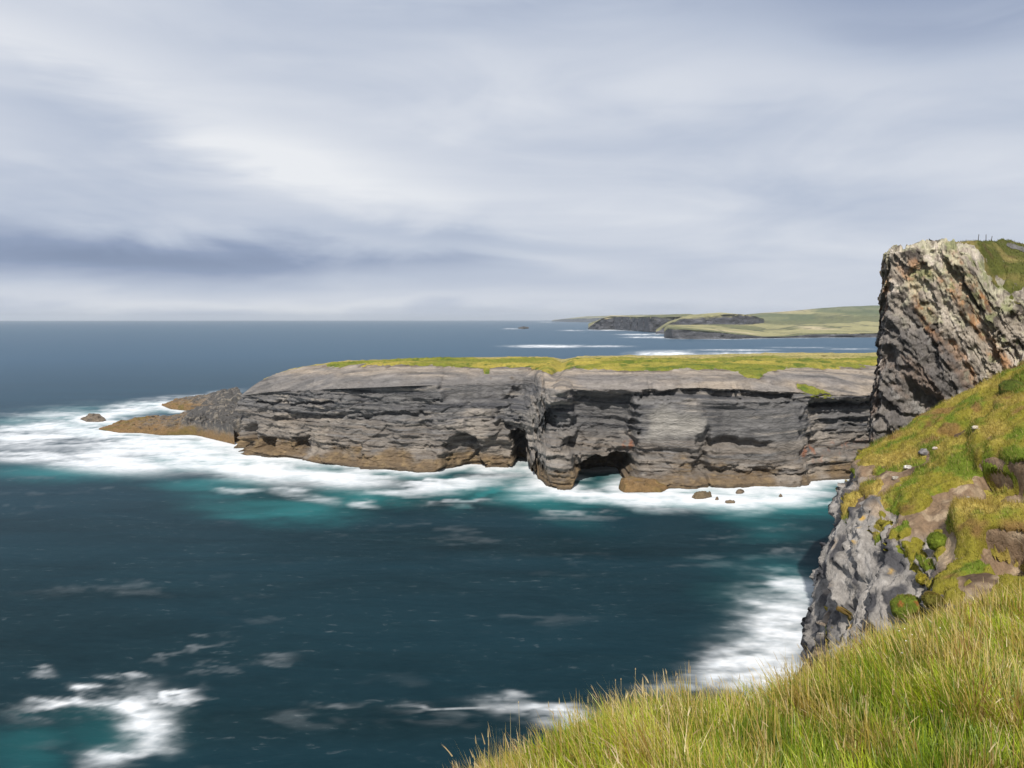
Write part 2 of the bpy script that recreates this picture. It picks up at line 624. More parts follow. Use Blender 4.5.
    big += 3.0 * sstep(36, 28, arc) * sstep(388, 396, pyw) * sstep(438, 428, pyw) * sstep(569, 562, pxw)
    big += 3.0 * sstep(52, 58, arc) * sstep(78, 64, arc) * sstep(560, 545, pxw) * sstep(404, 398, pyw) * sstep(364, 372, pyw)
    big -= 2.2 * feat(pxw, pyw, [510, 538, 562, 570], [410, 396, 376, 384], [426, 455, 500, 470], 2.5, 3)
    big -= 1.6 * feat(pxw, pyw, [634, 650, 800], [394, 396, 402], [520, 520, 520], 3, 2.5)
    big -= 4.5 * feat(pxw, pyw, [536, 552, 572], [446, 440, 446], [520, 520, 520], 4)
    big += 3.0 * feat(pxw, pyw, [534, 545, 558], [396, 404, 424], [402, 420, 430], 3)
    big += 4.2 * feat(pxw, pyw, [566, 578, 632], [402, 395, 393], [450, 447, 440], 5.0, 4.0)
    big += 17 * feat(pxw, pyw, [577, 592, 628], [468, 457, 455], [490, 490, 490], 2.0)
    big += 2.4 * feat(pxw, pyw, [638, 700, 790], [391, 389, 395], [399, 397, 401], 1.6)
    big -= 1.0 * feat(pxw, pyw, [636, 650, 702], [400, 404, 404], [490, 490, 490], 2.5)
    big += 2.4 * feat(pxw, pyw, [696, 712], [432, 424], [474, 468], 4.0)
    big -= 2.0 * feat(pxw, pyw, [706, 745, 768, 806], [447, 447, 452, 461], [500, 500, 500, 500], 1.2, 2)
    big += 2.0 * feat(pxw, pyw, [708, 775], [436, 442], [447, 449], 2.5)
    big += 4.5 * feat(pxw, pyw, [812, 840, 900], [404, 402, 402], [452, 455, 456], 3, 8)
    big += 2.0 * feat(pxw, pyw, [806, 900], [400, 398], [407, 406], 1.5)
    big += 1.2 * feat(pxw, pyw, [715, 800, 900], [468, 470, 466], [472, 474, 470], 1.2)
    # wave cut bench of weedy rock
    benchw = np.interp(px, [200, 240, 330, 420, 470, 540, 575, 640, 660, 700, 760, 830, 900], [2, 2.5, 4.5, 4.5, 1, 2, 1, 4, 7.5, 6, 6, 5, 4])
    bz = np.interp(px, [200, 330, 420, 470, 560, 640, 700, 800, 900], [3.2, 4, 5, 2, 2.5, 2.2, 4.0, 4.2, 4.5]) + 1.0 * warp
    bench = sstep(0, 1, (bz - z) / np.maximum(bz + 0.6, 0.8)) * benchw
    fade = sstep(-2.0, 0.3, (zb[:, None] - z)) * isf                  # no relief right at the brink row
    inset = (rec * (0.35 + 0.65 * fade) + big * np.where(isf, 1, 0)) * np.where(isf, 1, 0)
    # let the brink itself be ragged: shift rows of the ramp by the brink relief, dying out inland
    brink = (rec[:, nc - 1] * 0.35 + big[:, nc - 1])
    inset[:, nc:] = brink[:, None] * np.exp(-tm / 5.0)
    inset = inset * (0.25 + 0.75 * frontm) - bench * isf * frontm
    P[..., :2] += dirv[:, None] * inset[..., None]
    # relief of the top: hollows, a few steps of bare rock, a gully
    zr = 0.35 * fbm(P, 0.12, 4, 31) + 0.5 * vnoise(P, 0.03, 44)
    step = np.floor((P[..., 1] + 6 * vnoise(P, 0.03, 52)) / 3.2)
    zr = zr + 0.45 * vnoise(np.stack([P[..., 0] * 0.03, step * 3.1, 0 * step], -1), 1.0, 53)
    gul = np.exp(-((px - (558 - 0.6 * (py - 368))) / 7.0) ** 2) * sstep(400, 372, py)
    zr = zr - 1.6 * gul
    zr = zr - 1.1 * feat(px, py, [772, 880], [382, 391], [385.5, 395], 1.2) - 0.5 * feat(px, py, [632, 735], [371, 367], [373, 369], 0.8)
    P[:, nc:, 2] += zr[:, nc:] * np.minimum(1, tm / 6.0)
    P[..., 2] += np.where(isf, 0, 0)
    # --- colours
    px, py = proj(P)
    z = P[..., 2]
    g1 = vnoise(np.stack([P[..., 0] * 0.03, P[..., 1] * 0.03, bed * 1.5], -1), 1.0, 61)
    g2 = vnoise(np.stack([P[..., 0] * 0.10, P[..., 1] * 0.10, bed * 4.0], -1), 1.0, 62)
    g3 = fbm(P, 0.09, 4, 63)
    col = solid(z.shape, (0.128, 0.123, 0.121))
    col = mixc(col, (0.055, 0.055, 0.060), sstep(0.0, 0.6, g1 * 0.6 + g2 * 0.55 + 0.3 * g3))
    col = mixc(col, (0.225, 0.200, 0.175), sstep(0.15, 0.7, -g1 * 0.6 + g3 * 0.8 - 0.3 * g2))
    jn = vnoise(np.stack([P[..., 0] * 0.8, P[..., 1] * 0.8, bed * 0.16], -1), 1.0, 68)
    col = mixc(col, (0.075, 0.072, 0.074), 0.5 * sstep(0.25, 0.7, jn))
    # tan lower beds
    tan = sstep(13.5, 9.5, bed + 1.5 * g3) * isf
    col = mixc(col, (0.205, 0.165, 0.125), 0.5 * tan * sstep(-0.9, 0.5, g2))
    col = mixc(col, (0.30, 0.28, 0.25), 0.75 * feat(pxw, pyw, [645, 665, 700], [412, 408, 412], [440, 436, 432], 8))
    # weed and algae above the tide
    weed = sstep(4.4, 1.4, z + 3.4 * g3 + 1.4 * g2 + 1.6 * warp - np.interp(px, [200, 330, 420, 520, 640, 800], [0.3, 1.0, 1.5, 1.2, 0.4, 0.8]))
    col = mixc(col, mixc(solid(z.shape, (0.120, 0.078, 0.038)), (0.195, 0.132, 0.062), sstep(-0.1, 0.7, fbm(P, 0.7, 3, 64))), 0.8 * weed)
    col = mixc(col, (0.045, 0.036, 0.026), sstep(1.3, 0.2, z + 0.5 * g2) * 0.8)
    # the fold: pale curved beds wrapping round the front of the right hand block
    arc = np.minimum(np.abs(np.hypot((px - 575) / 1.05, py - 428) - 42), 40)
    am = sstep(11, 3, arc + 3 * g2) * sstep(572, 556, px) * sstep(366, 376, py) * sstep(476, 458, py) * isf
    col = mixc(col, (0.245, 0.222, 0.198), 0.65 * am)
    # rust seeps
    f1r, _, cr = voro(P + 0.8 * fbm(P, 0.6, 3, 82)[..., None], (0.75, 0.1, 0.32), 81)
    rust = (cr > 0.62) * sstep(0.5, 0.2, f1r)
    rm = feat(px, py, [800, 880], [445, 440], [462, 462], 4) + feat(px, py, [545, 562], [430, 434], [446, 446], 4) + feat(px, py, [622, 636], [440, 440], [452, 452], 3)
    col = mixc(col, (0.25, 0.085, 0.035), 0.65 * rust * np.clip(rm, 0, 1))
    # bare pale slope under the turf
    bare = np.where(isf, sstep(0.9, 0.1, zb[:, None] - z + 1.2 * g3), 1.0)
    barec = mixc(solid(z.shape, (0.178, 0.160, 0.148)), (0.27, 0.225, 0.18), sstep(-0.3, 0.6, g3 + 0.8 * sstep(378, 370, py)))
    barec = mixc(barec, (0.12, 0.11, 0.105), 0.7 * sstep(0.2, 0.8, vnoise(np.stack([P[..., 0] * 0.04, P[..., 1] * 0.5, z], -1), 1.0, 66)))
    greyramp = feat(px, py, [225, 300, 430, 540], [372, 376, 377, 376], [410, 410, 410, 410], 4)
    barec = mixc(barec, (0.132, 0.125, 0.122), 0.85 * greyramp)
    streak = vnoise(np.stack([P[..., 0] * 0.05, P[..., 1] * 0.7, z * 0.6], -1), 1.0, 67) + 0.5 * g3
    barec = mixc(barec, (0.075, 0.072, 0.072), 0.6 * sstep(0.15, 0.75, streak))
    barec = mixc(barec, (0.24, 0.215, 0.19), 0.5 * sstep(0.2, 0.8, -streak))
    col = mixc(col, (0, 0, 0), np.zeros_like(z)) * (1 - bare[..., None]) + barec * bare[..., None]
    # --- turf sheet
    G = np.interp(px, [225, 300, 306, 330, 400, 480, 540, 552, 560, 575, 620, 690, 715, 738, 748, 758, 768, 800, 850, 900],
                  [352, 356, 364.8, 365.2, 365.6, 367, 368.5, 375, 371.5, 367, 370.3, 370.4, 370, 373, 379, 378, 371, 369, 367, 365])
    gm = (G - py) / 2.2 + 1.1 * fbm(P, (0.25, 0.1, 0.25), 4, 90)
    pat = 3.0 * feat(px, py, [796, 812, 832], [383, 386, 393], [389, 395, 400], 2.5) - 1.7 + 0.9 * fbm(P, 0.5, 3, 91)
    pat2 = 3.0 * feat(px, py, [484, 490], [366, 368], [374, 374], 2) - 1.7 + 0.9 * fbm(P, 0.5, 3, 92)
    gm = np.maximum(np.maximum(gm, pat), pat2)
    gm = np.where((P[..., 1] > 250) & (R[:, 1] > 245)[:, None], 1.2 + fbm(P, 0.2, 3, 93) - 2.5 * isf, gm)
    gm = np.where(isf & (zb[:, None] - z > 0.6), -1.0, gm)
    gm = np.clip(gm, -1, 1)
    lip = sstep(-0.95, -0.5, gm) * sstep(0.5, 0.0, gm) * (~isf)
    col = mixc(col, (0.085, 0.062, 0.042), 0.75 * lip * sstep(-0.5, 0.4, fbm(P, 0.3, 3, 98)))
    root = grid_obj('promontory', P, M['rock_prom'], {'col': col})
    tag(root, 'long grey banded rock promontory with sea caves and a flat grassy top', 'promontory', kind='structure')
    T = P.copy()
    T[..., 2] += 0.34 * gm + np.where(gm > 0, 0.22 * fbm(P, 0.9, 3, 95), 0)
    gn = fbm(P, (0.05, 0.11, 0.05), 4, 96)
    gn2 = fbm(P, 0.3, 3, 97)
    tc = solid(z.shape, (0.150, 0.160, 0.026))
    tc = mixc(tc, (0.285, 0.235, 0.050), sstep(-0.25, 0.6, gn))
    tc = mixc(tc, (0.085, 0.115, 0.020), sstep(0.2, 0.8, gn2))
    tc = mixc(tc, (0.33, 0.27, 0.13), 0.7 * sstep(250, 262, P[..., 1] + 8 * gn))
    o = grid_obj('turf', T, M['turf_prom'], {'col': tc}, root, gm > -0.6)
    # waterline for the foam
    jr = np.argmin(np.abs(zc - 0.2), axis=1)
    wl = P[np.arange(nu), jr][:, :2]
    WET.append(wl[(wl[:, 1] < 290)])
    return root, T, gm, tc


PROM = build_promontory()


# ================================================================== low rock shelves and sea rocks
def rock_lump(name, outline_px, tops, label, cat, group=None, res=0.35, rough=0.5, weed=0.9, mat='rock_sea', seed=1, block=0.5, base_z=-1.2, kind=None):
    """a low rock standing in the sea: plan outline (picture points on the water), height profile along its length"""
    o = np.array(outline_px, float)
    x, y = at_z(o[:, 0], o[:, 1])
    cx, cy = x.mean(), y.mean()
    ang = np.arctan2(y - cy, x - cx)
    k = np.argsort(ang)
    x, y = np.append(x[k], x[k][0]), np.append(y[k], y[k][0])
    R, kk, s = resample(np.stack([x, y], -1), lambda p: res)
    for ax in range(2):
        R[:, ax] = np.convolve(np.concatenate([R[-4:, ax], R[:, ax], R[:4, ax]]), np.hanning(11)[1:-1] / np.hanning(11)[1:-1].sum(), 'valid')
    rad = np.linalg.norm(R - [cx, cy], axis=1).max()
    nr = max(10, int(rad / res * 0.8))
    nr = int(nr * 1.5)
    t = 1 - (1 - np.linspace(0, 1, nr)) ** 1.6
    P = np.zeros((len(R), nr, 3))
    P[..., :2] = np.array([cx, cy]) + (R[:, None] - [cx, cy]) * t[None, :, None]
    tops = np.array(tops, float)
    px0, _ = proj(np.concatenate([P[..., :2], np.zeros_like(P[..., :1])], -1))
    h = np.interp(px0, tops[:, 0], tops[:, 1])
    edge = 1 - t ** 3.0
    prof = sstep(0, 1, np.minimum(1, (1 - t) * rad / 1.5))[None, :]
    z = base_z + (h - base_z) * (0.15 * edge[None] + 0.85 * prof)
    P[..., 2] = z
    f1, f2, c = voro(P * [1, 1, 1.2], 0.55, seed)
    Q = P + 0.0
    n = fbm(P + seed * 13.1, 0.35, 4, seed)
    P[..., 2] += (rough * 0.6 * n + block * (c - 0.5)) * np.clip(h - 0.0, 0.3, 3.2) * prof
    P[..., :2] += (rough * (0.7 * fbm(Q, 0.5, 3, seed + 5) + 0.3 * np.clip(h / 3, 0, 2.5) * (voro(Q, (0.45, 0.45, 0.6), seed + 6)[2] - 0.5) * 2))[..., None] * (P[..., :2] - [cx, cy]) / max(rad, 1) * prof[..., None]
    g = fbm(Q, (0.3, 0.3, 1.0), 4, seed + 9)
    col = solid(z.shape, (0.15, 0.125, 0.10))
    col = mixc(col, (0.07, 0.065, 0.06), sstep(0.0, 0.7, g))
    col = mixc(col, mixc(solid(z.shape, (0.070, 0.066, 0.063)), (0.165, 0.145, 0.12), sstep(0.1, 0.6, fbm(Q, (0.5, 0.5, 1.6), 4, seed + 11))), sstep(3.2, 4.6, P[..., 2] + 0.6 * g))
    w = weed * sstep(4.0, 1.6, P[..., 2] + 1.0 * g)
    col = mixc(col, (0.180, 0.108, 0.042), w)
    col = mixc(col, (0.13, 0.095, 0.028), w * sstep(0.1, 0.7, fbm(Q, 0.25, 3, seed + 3)))
    col = mixc(col, (0.04, 0.033, 0.026), 0.8 * sstep(0.55, 0.1, P[..., 2]))
    ob = grid_obj(name, P, M[mat], {'col': col}, wrap=True)
    ob['label'] = label
    if kind: ob['kind'] = kind
    ob['category'] = cat
    if group: ob['group'] = group
    WET.append(R[::3])
    return ob


rock_lump('rock_shelf', [(96, 430), (120, 424), (160, 421), (200, 420), (236, 420), (256, 424), (256, 446), (236, 446), (220, 441), (195, 436), (160, 436), (140, 434), (118, 434)],
          [(92, 0.5), (110, 1.3), (140, 2.4), (168, 2.6), (180, 3.0), (187, 4.6), (193, 4.8), (197, 5.8), (210, 6.2), (216, 7.0), (235, 7.8), (256, 8.2)],
          'flat brown weedy rock shelf reaching out to sea from the left tip of the promontory', 'rock shelf', seed=3, block=0.42, rough=0.35)
rock_lump('rock_shelf', [(160, 406), (176, 403), (210, 401), (240, 400), (246, 412), (210, 412), (190, 412), (170, 410)],
          [(160, 1.2), (180, 2.5), (205, 3.4), (222, 5.5), (240, 7.0)],
          'dark olive brown rock shelf behind the longer one at the left tip', 'rock shelf', seed=5, block=0.3, rough=0.45)
rock_lump('sea_rock', [(79, 420), (88, 417), (101, 417), (108, 421), (104, 423), (86, 423)], [(80, 0.6), (90, 1.6), (98, 1.5), (107, 0.5)],
          'small dark rounded rock alone in the white foam at far left', 'rock', 'rocks awash in the foam', seed=7, res=0.2, weed=0.15)
rock_lump('rock_ledge', [(617, 485), (640, 483.5), (668, 486), (672, 490), (664, 494.5), (640, 494), (622, 494.5), (616, 490)], [(615, 2.3), (640, 2.2), (665, 1.1), (672, 0.5)],
          'flat topped brown rock slab at the foot of the cliff beside the big cave', 'rock ledge', seed=9, res=0.18, block=0.25, rough=0.35)
for outl, hh, lab, sd in [
    ([(688, 499), (700, 496.5), (713, 496), (716, 498), (704, 501), (692, 501.5)], 1.3, 'long low dark rock awash in foam, largest of those below the cliff', 11),
    ([(711, 502), (718, 499.5), (722, 500.5), (717, 503)], 0.9, 'thin tilted rock just right of the largest foam washed rock', 12),
    ([(719, 504), (728, 501.5), (740, 503), (738, 505.5), (724, 506)], 0.9, 'low dark rock nearest the open water below the cliff', 13),
    ([(733, 494), (742, 492), (748, 493), (744, 495.5), (735, 496)], 1.2, 'dark rock close under the brown weedy cliff foot', 14),
    ([(774, 498), (781, 496.5), (787, 498), (780, 499.5)], 0.9, 'rightmost small dark rock in the surf below the cliff', 15),
]:
    xs = [p[0] for p in outl]
    rock_lump('sea_rock', outl, [(min(xs), hh * 0.7), (np.mean(xs), hh), (max(xs), hh * 0.6)], lab, 'rock', 'rocks awash in the foam', seed=sd, res=0.14, weed=0.3, block=0.5)
rock_lump('sea_rock', [(518, 328.6), (524, 328.0), (529, 328.5), (524, 329)], [(518, 3), (523, 6), (529, 4)],
          'lone low dark skerry far out on the open sea', 'rock', 'rocks awash in the foam', seed=21, res=3.0, weed=0.0, block=1.5, base_z=-3, mat='rock_far')


# ================================================================== far coast
def coast(name, label, base, tops, inland, cliffcol, fields, seed, res, kind='structure', depth=1500, relief=6.0, cat='headland', bandmask=None, share=0.5):
    """far land: base = (px, py) waterline; tops = (px, z) cliff top height; inland = (px, z) height of the ground behind"""
    b = np.array(base, float)
    x, y = at_z(b[:, 0], b[:, 1])
    R, kk, s = resample(np.stack([x, y], -1), lambda p: res)
    R[:, 0] = smooth1(R[:, 0], 3); R[:, 1] = smooth1(R[:, 1], 3)
    nu = len(R)
    px0 = np.interp(kk, np.arange(len(b)), b[:, 0])
    zt = np.interp(px0, *np.array(tops, float).T)
    zi = np.interp(px0, *np.array(inland, float).T)
    nrm = np.stack([np.gradient(R[:, 1]), -np.gradient(R[:, 0])], -1)
    dirv = R / np.linalg.norm(R, axis=1, keepdims=True)          # inland = away from us
    nc, nr = 34, 60
    P = np.zeros((nu, nc + nr, 3))
    vc = np.linspace(0, 1, nc)
    zc = -2 + (zt[:, None] + 2) * vc
    P[:, :nc, :2] = R[:, None] + dirv[:, None] * (0.25 * zc[..., None])
    P[:, :nc, 2] = zc
    t = np.linspace(0, 1, nr + 1)[1:] ** 1.6
    P[:, nc:, :2] = P[:, nc - 1:nc, :2] + dirv[:, None] * (depth * t)[None, :, None]
    P[:, nc:, 2] = zt[:, None] + (zi - zt)[:, None] * sstep(0, 1, t / share)[None]
    isf = (np.arange(nc + nr) < nc)[None] & np.ones((nu, 1), bool)
    n = fbm(P, (1 / 60., 1 / 60., 1 / 30.), 4, seed)
    f1, f2, c = voro(P, (1 / 45., 1 / 45., 1 / 60.), seed + 1)
    P[..., :2] += dirv[:, None] * ((relief * (1.6 * n + 1.2 * (c - 0.5))) * isf * sstep(-2, 6, P[..., 2]))[..., None]
    P[:, nc:, 2] += (fbm(P, 1 / 220., 3, seed + 2) * 3.0)[:, nc:] * np.minimum(1, t * 4)[None]
    g = fbm(P, (1 / 40., 1 / 40., 1 / 9.), 4, seed + 3)
    col = mixc(solid(g.shape, cliffcol), np.array(cliffcol) * 1.9, sstep(-0.1, 0.8, g))
    f = fbm(P, (1 / 160., 1 / 300., 1 / 160.), 4, seed + 4)
    f1, f2, c = voro(P, (1 / 170., 1 / 240., 1 / 900.), seed + 5)
    fc = mixc(solid(g.shape, fields[0]), fields[1], sstep(0.25, 0.75, c + 0.3 * f))
    fc = mixc(fc, fields[2], sstep(0.15, 0.7, f))
    fc = mixc(fc, (0.06, 0.065, 0.035), 0.7 * sstep(0.05, 0.02, f2 - f1))
    top = np.where(isf, sstep(0.86, 1.0, (P[..., 2] / np.maximum(zt, 1)[:, None]) + 0.15 * g), 1.0)
    col = mixc(col, fc, top)
    px, py = proj(P)
    if bandmask is not None:
        bm, bc = bandmask(px, py, P, isf)
        col = mixc(col, bc, bm)
    ob = grid_obj(name, P, M['rock_far'], {'col': col})
    tag(ob, label, cat, kind=kind)
    WET_FAR.append(R[::2])
    return ob


WET_FAR = []
GF = [(0.125, 0.130, 0.055), (0.29, 0.265, 0.125), (0.43, 0.36, 0.22)]
coast('far_headland', 'farthest faint blue headland low on the horizon', [(552, 321.4), (566, 321.9), (585, 322.2), (640, 322.6), (720, 322.8)],
      [(552, 12), (562, 38), (585, 50), (640, 60), (720, 60)], [(552, 20), (585, 75), (640, 95), (720, 95)], (0.07, 0.075, 0.08), GF, 201, 40, depth=3000)
coast('far_headland', 'dark craggy far headland with a pale cliff face behind the bay',
      [(588, 329.4), (600, 329.8), (612, 329.6), (636, 331), (650, 332.4), (668, 332.0), (700, 331.2), (740, 331), (800, 331)],
      [(588, 6), (594, 24), (603, 44), (615, 50), (640, 47), (668, 46), (680, 48), (760, 30), (800, 10)], [(588, 15), (610, 54), (640, 52), (665, 56), (690, 60), (740, 40), (800, 10)],
      (0.050, 0.050, 0.056), GF, 211, 7, depth=900, relief=13)
coast('coastal_hill', 'broad pale green and straw coloured hillside rising behind the bay',
      [(664, 337.6), (672, 338.8), (700, 339.1), (730, 339), (760, 338.4), (785, 338), (820, 337.6), (860, 337.4), (905, 337.4), (1000, 337.5), (1150, 338)],
      [(664, 12), (668, 21), (690, 19), (712, 15), (740, 9), (765, 3.5), (785, 3.0), (800, 6), (830, 9), (1150, 10)],
      [(664, 30), (685, 36), (720, 50), (760, 66), (800, 78), (840, 92), (870, 98), (900, 97), (1150, 110)],
      (0.05, 0.050, 0.054), GF, 221, 4, depth=1900, relief=7, cat='hill', share=1.0, bandmask=lambda px, py, P, isf: (
          np.clip(0.8 * feat(px + 9 * vnoise(P, 1 / 90., 228), py + 1.5 * vnoise(P, 1 / 70., 227), [815, 840, 900], [306, 304, 300], [311, 314, 317], 1.0, 8)
                  + 0.7 * feat(px, py + 1.0 * vnoise(P, 1 / 70., 226), [745, 775, 815], [317, 313, 314], [320, 321, 321.5], 1.0, 6), 0, 1) * ~isf, (0.085, 0.11, 0.05)))


# a darker cliff band standing on the hillside, above the green saddle
coast('inland_cliff', 'long dark cliff band between the green saddle and the hill crest',
      [(655, 333.6), (690, 333.8), (730, 333.5), (752, 333.0), (764, 332.2)], [(655, 6), (662, 14), (672, 32), (682, 43), (690, 44), (720, 52), (740, 54), (755, 48), (764, 40)],
      [(655, 5), (668, 30), (690, 52), (720, 60), (745, 54), (764, 30)], (0.050, 0.050, 0.058), GF, 231, 5, depth=500, relief=10, cat='cliff')


# ================================================================== the sea
def build_sea():
    p = np.concatenate([[1.39], np.arange(1.75, 30, 0.55), np.arange(30, 140, 0.9), np.arange(140, 520, 1.7), np.geomspace(525, 9000, 40)])
    r = H * FP / p
    a_f = np.radians(np.arange(-38, 38.01, 0.11))
    a_c = np.radians(np.arange(42, 319, 4.0))
    a = np.concatenate([a_f, a_c])
    P = np.zeros((len(a), len(r), 3))
    P[..., 0] = np.sin(a)[:, None] * r
    P[..., 1] = np.cos(a)[:, None] * r
    px, py = proj(P)
    front = P[..., 1] > 1
    # distance to the rocks
    d = np.full(px.shape, 60.0)
    sel = (P[..., 1] > 140) & (P[..., 1] < 420) & (np.abs(P[..., 0]) < 230)
    pts = P[sel][:, :2].astype(F32)
    wl = np.concatenate(WET)[::2].astype(F32)
    wl = wl[wl[:, 1] < 420]
    dd = np.full(len(pts), 60.0, F32)
    for i in range(0, len(wl), 100):
        q = wl[i:i + 100]
        dd = np.minimum(dd, np.sqrt(((pts[:, None] - q[None]) ** 2).sum(-1)).min(1))
    d[sel] = dd
    # far shores
    dfar = np.full(px.shape, 900.0)
    sel = (P[..., 1] > 1200) & (P[..., 0] > 0) & (np.abs(a)[:, None] < 0.8)
    pts = P[sel][:, :2].astype(F32)
    wl = np.concatenate(WET_FAR).astype(F32)
    dd = np.full(len(pts), 900.0, F32)
    for i in range(0, len(wl), 100):
        q = wl[i:i + 100]
        dd = np.minimum(dd, np.sqrt(((pts[:, None] - q[None]) ** 2).sum(-1)).min(1))
    dfar[sel] = dd
    st = [0.035, 0.075, 0]           # surf dragged sideways by the long exposure
    nA = fbm(P, st, 4, 301)
    nB = fbm(P, [0.09, 0.22, 0], 4, 302)
    nC = fbm(P, [0.3, 0.7, 0], 3, 303)
    nE = fbm(P, [0.5, 0.5, 0], 4, 309)
    sc = FP / np.maximum(np.hypot(P[..., 0], P[..., 1]), 30)
    nD = fbm(P, [0.12, 0.16, 0], 4, 308)
    wx = px + sc * np.minimum(1, 0.25 + sc / 5) * (1.9 * nA + 1.3 * nD + 0.9 * nC)
    wy = py + sc * (py - 319) / 330 * np.clip(sc / 4, 0, 1) * (1.1 * nA + 1.1 * nB + 0.7 * nC)

    def blobs(lst):
        r_ = np.zeros(px.shape)
        for cx, cy, rx, ry, s, rot in lst:
            c, sn = math.cos(math.radians(rot)), math.sin(math.radians(rot))
            u = ((wx - cx) * c + (wy - cy) * sn) / rx
            v = (-(wx - cx) * sn + (wy - cy) * c) / ry
            r_ = np.maximum(r_, s * np.exp(-(u * u + v * v) ** 1.25))
        return r_ * front

    width = np.interp(px, [60, 200, 330, 440, 520, 560, 640, 760, 850], [8, 10, 8, 4.5, 6.5, 4, 5.5, 6.5, 4.5]) * (1 + 0.6 * nA)
    shore = np.exp(-(d / np.maximum(width, 1.5)) ** 1.6)
    fo = blobs(FOAM)
    farf = np.exp(-(dfar / 26.0) ** 2) * sstep(-0.5, 0.5, fbm(P, [0.006, 0.002, 0], 3, 305) + 0.2)
    raw = np.maximum(np.maximum(shore * 1.05, fo), farf * 0.9)
    tex = 0.62 + 0.40 * nB + 0.22 * nC + 0.28 * nA
    soft = sstep(560, 640, py)
    foam = sstep(0.06, 1.28, raw * (0.45 + 0.9 * tex)) ** 0.9 * (1 - 0.10 * soft)
    wisps = sstep(0.45, 1.1, nB + 0.4 * nC) * sstep(-0.1, 0.6, nA) * sstep(380, 480, py) * 0.05
    near = np.clip(raw, 0, 1) ** 1.25 * np.clip(0.84 + 0.30 * nC + 0.30 * nB + 0.25 * nE, 0, 1.15)
    foam = lerp(foam, np.clip(near * 1.05, 0, 1), soft)
    foam = np.maximum(foam, wisps * front)
    teal = np.clip(np.maximum(np.exp(-(d / (width * 1.9)) ** 2) * 0.85, 0.85 * blobs(TEAL)) * (0.75 + 0.5 * nA), 0, 1)
    P[..., 2] += 0.35 * foam * sstep(30, 5, d) + 0.0
    m, t = new_mat('sea_water')
    pos = t.pos()
    fa = t.attr('foam'); te = t.attr('teal')
    n1 = t.noise(t.mapping(pos, (0.05, 0.13, 0.1)), 1.0, 6, 0.6, 0.8)
    n2 = t.noise(t.mapping(pos, (0.45, 1.0, 0.5)), 1.0, 5, 0.6, 0.5)
    n3 = t.noise(t.mapping(pos, (0.006, 0.03, 0.1)), 1.0, 5, 0.6, 0.4)
    fb = t.math('ADD', fa, t.math('MULTIPLY', t.math('SUBTRACT', t.math('ADD', t.math('MULTIPLY', n1, 0.5), t.math('MULTIPLY', n2, 0.5)), 0.5), t.math('MULTIPLY', t.math('MULTIPLY', fa, t.math('SUBTRACT', 1.0, fa)), 1.9)), clamp=True)
    fb = t.math('ADD', fb, t.math('MULTIPLY', t.mapr(n2, 0.60, 0.78, 0.0, 0.10), t.mapr(n1, 0.45, 0.6, 0.0, 1.0)), clamp=True)
    deep = t.mix(t.mapr(t.math('ADD', t.math('MULTIPLY', n1, 0.6), t.math('MULTIPLY', n2, 0.4)), 0.38, 0.64, 0, 1), (0.0022, 0.0100, 0.0130), (0.0070, 0.0215, 0.0270))
    deep = t.mix(t.mapr(n3, 0.35, 0.7, 0, 0.8), deep, (0.008, 0.032, 0.046))
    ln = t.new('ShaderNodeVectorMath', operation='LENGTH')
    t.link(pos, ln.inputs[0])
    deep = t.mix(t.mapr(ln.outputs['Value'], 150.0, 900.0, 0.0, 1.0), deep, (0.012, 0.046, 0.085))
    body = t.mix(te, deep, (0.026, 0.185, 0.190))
    col = t.mix(fb, body, t.mix(t.mapr(n2, 0.35, 0.65, 0, 1), (0.58, 0.61, 0.64), (0.70, 0.715, 0.73)))
    h = t.math('ADD', t.math('MULTIPLY', n1, 1.0), t.math('MULTIPLY', n2, 0.25))
    nrm = t.bump(h, 0.28, 0.9)
    df = t.new('ShaderNodeBsdfDiffuse'); t.link(col, df.inputs[0]); t.link(nrm, df.inputs['Normal'])
    gl = t.new('ShaderNodeBsdfGlossy'); gl.inputs[0].default_value = (0.80, 0.92, 1.0, 1); gl.inputs['Roughness'].default_value = 0.30
    t.link(nrm, gl.inputs['Normal'])
    fr = t.new('ShaderNodeFresnel'); fr.inputs[0].default_value = 1.33
    mx = t.new('ShaderNodeMixShader')
    t.link(t.math('MULTIPLY', t.math('MULTIPLY', t.math('POWER', fr.outputs[0], 1.25), 0.30), t.math('SUBTRACT', 1.0, fb)), mx.inputs[0])
    t.link(df.outputs[0], mx.inputs[1]); t.link(gl.outputs[0], mx.inputs[2])
    t.out(mx.outputs[0])
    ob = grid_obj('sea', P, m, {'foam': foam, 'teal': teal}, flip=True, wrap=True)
    tag(ob, 'dark teal sea smoothed by long exposure with white surf round the rocks', 'sea', kind='structure')


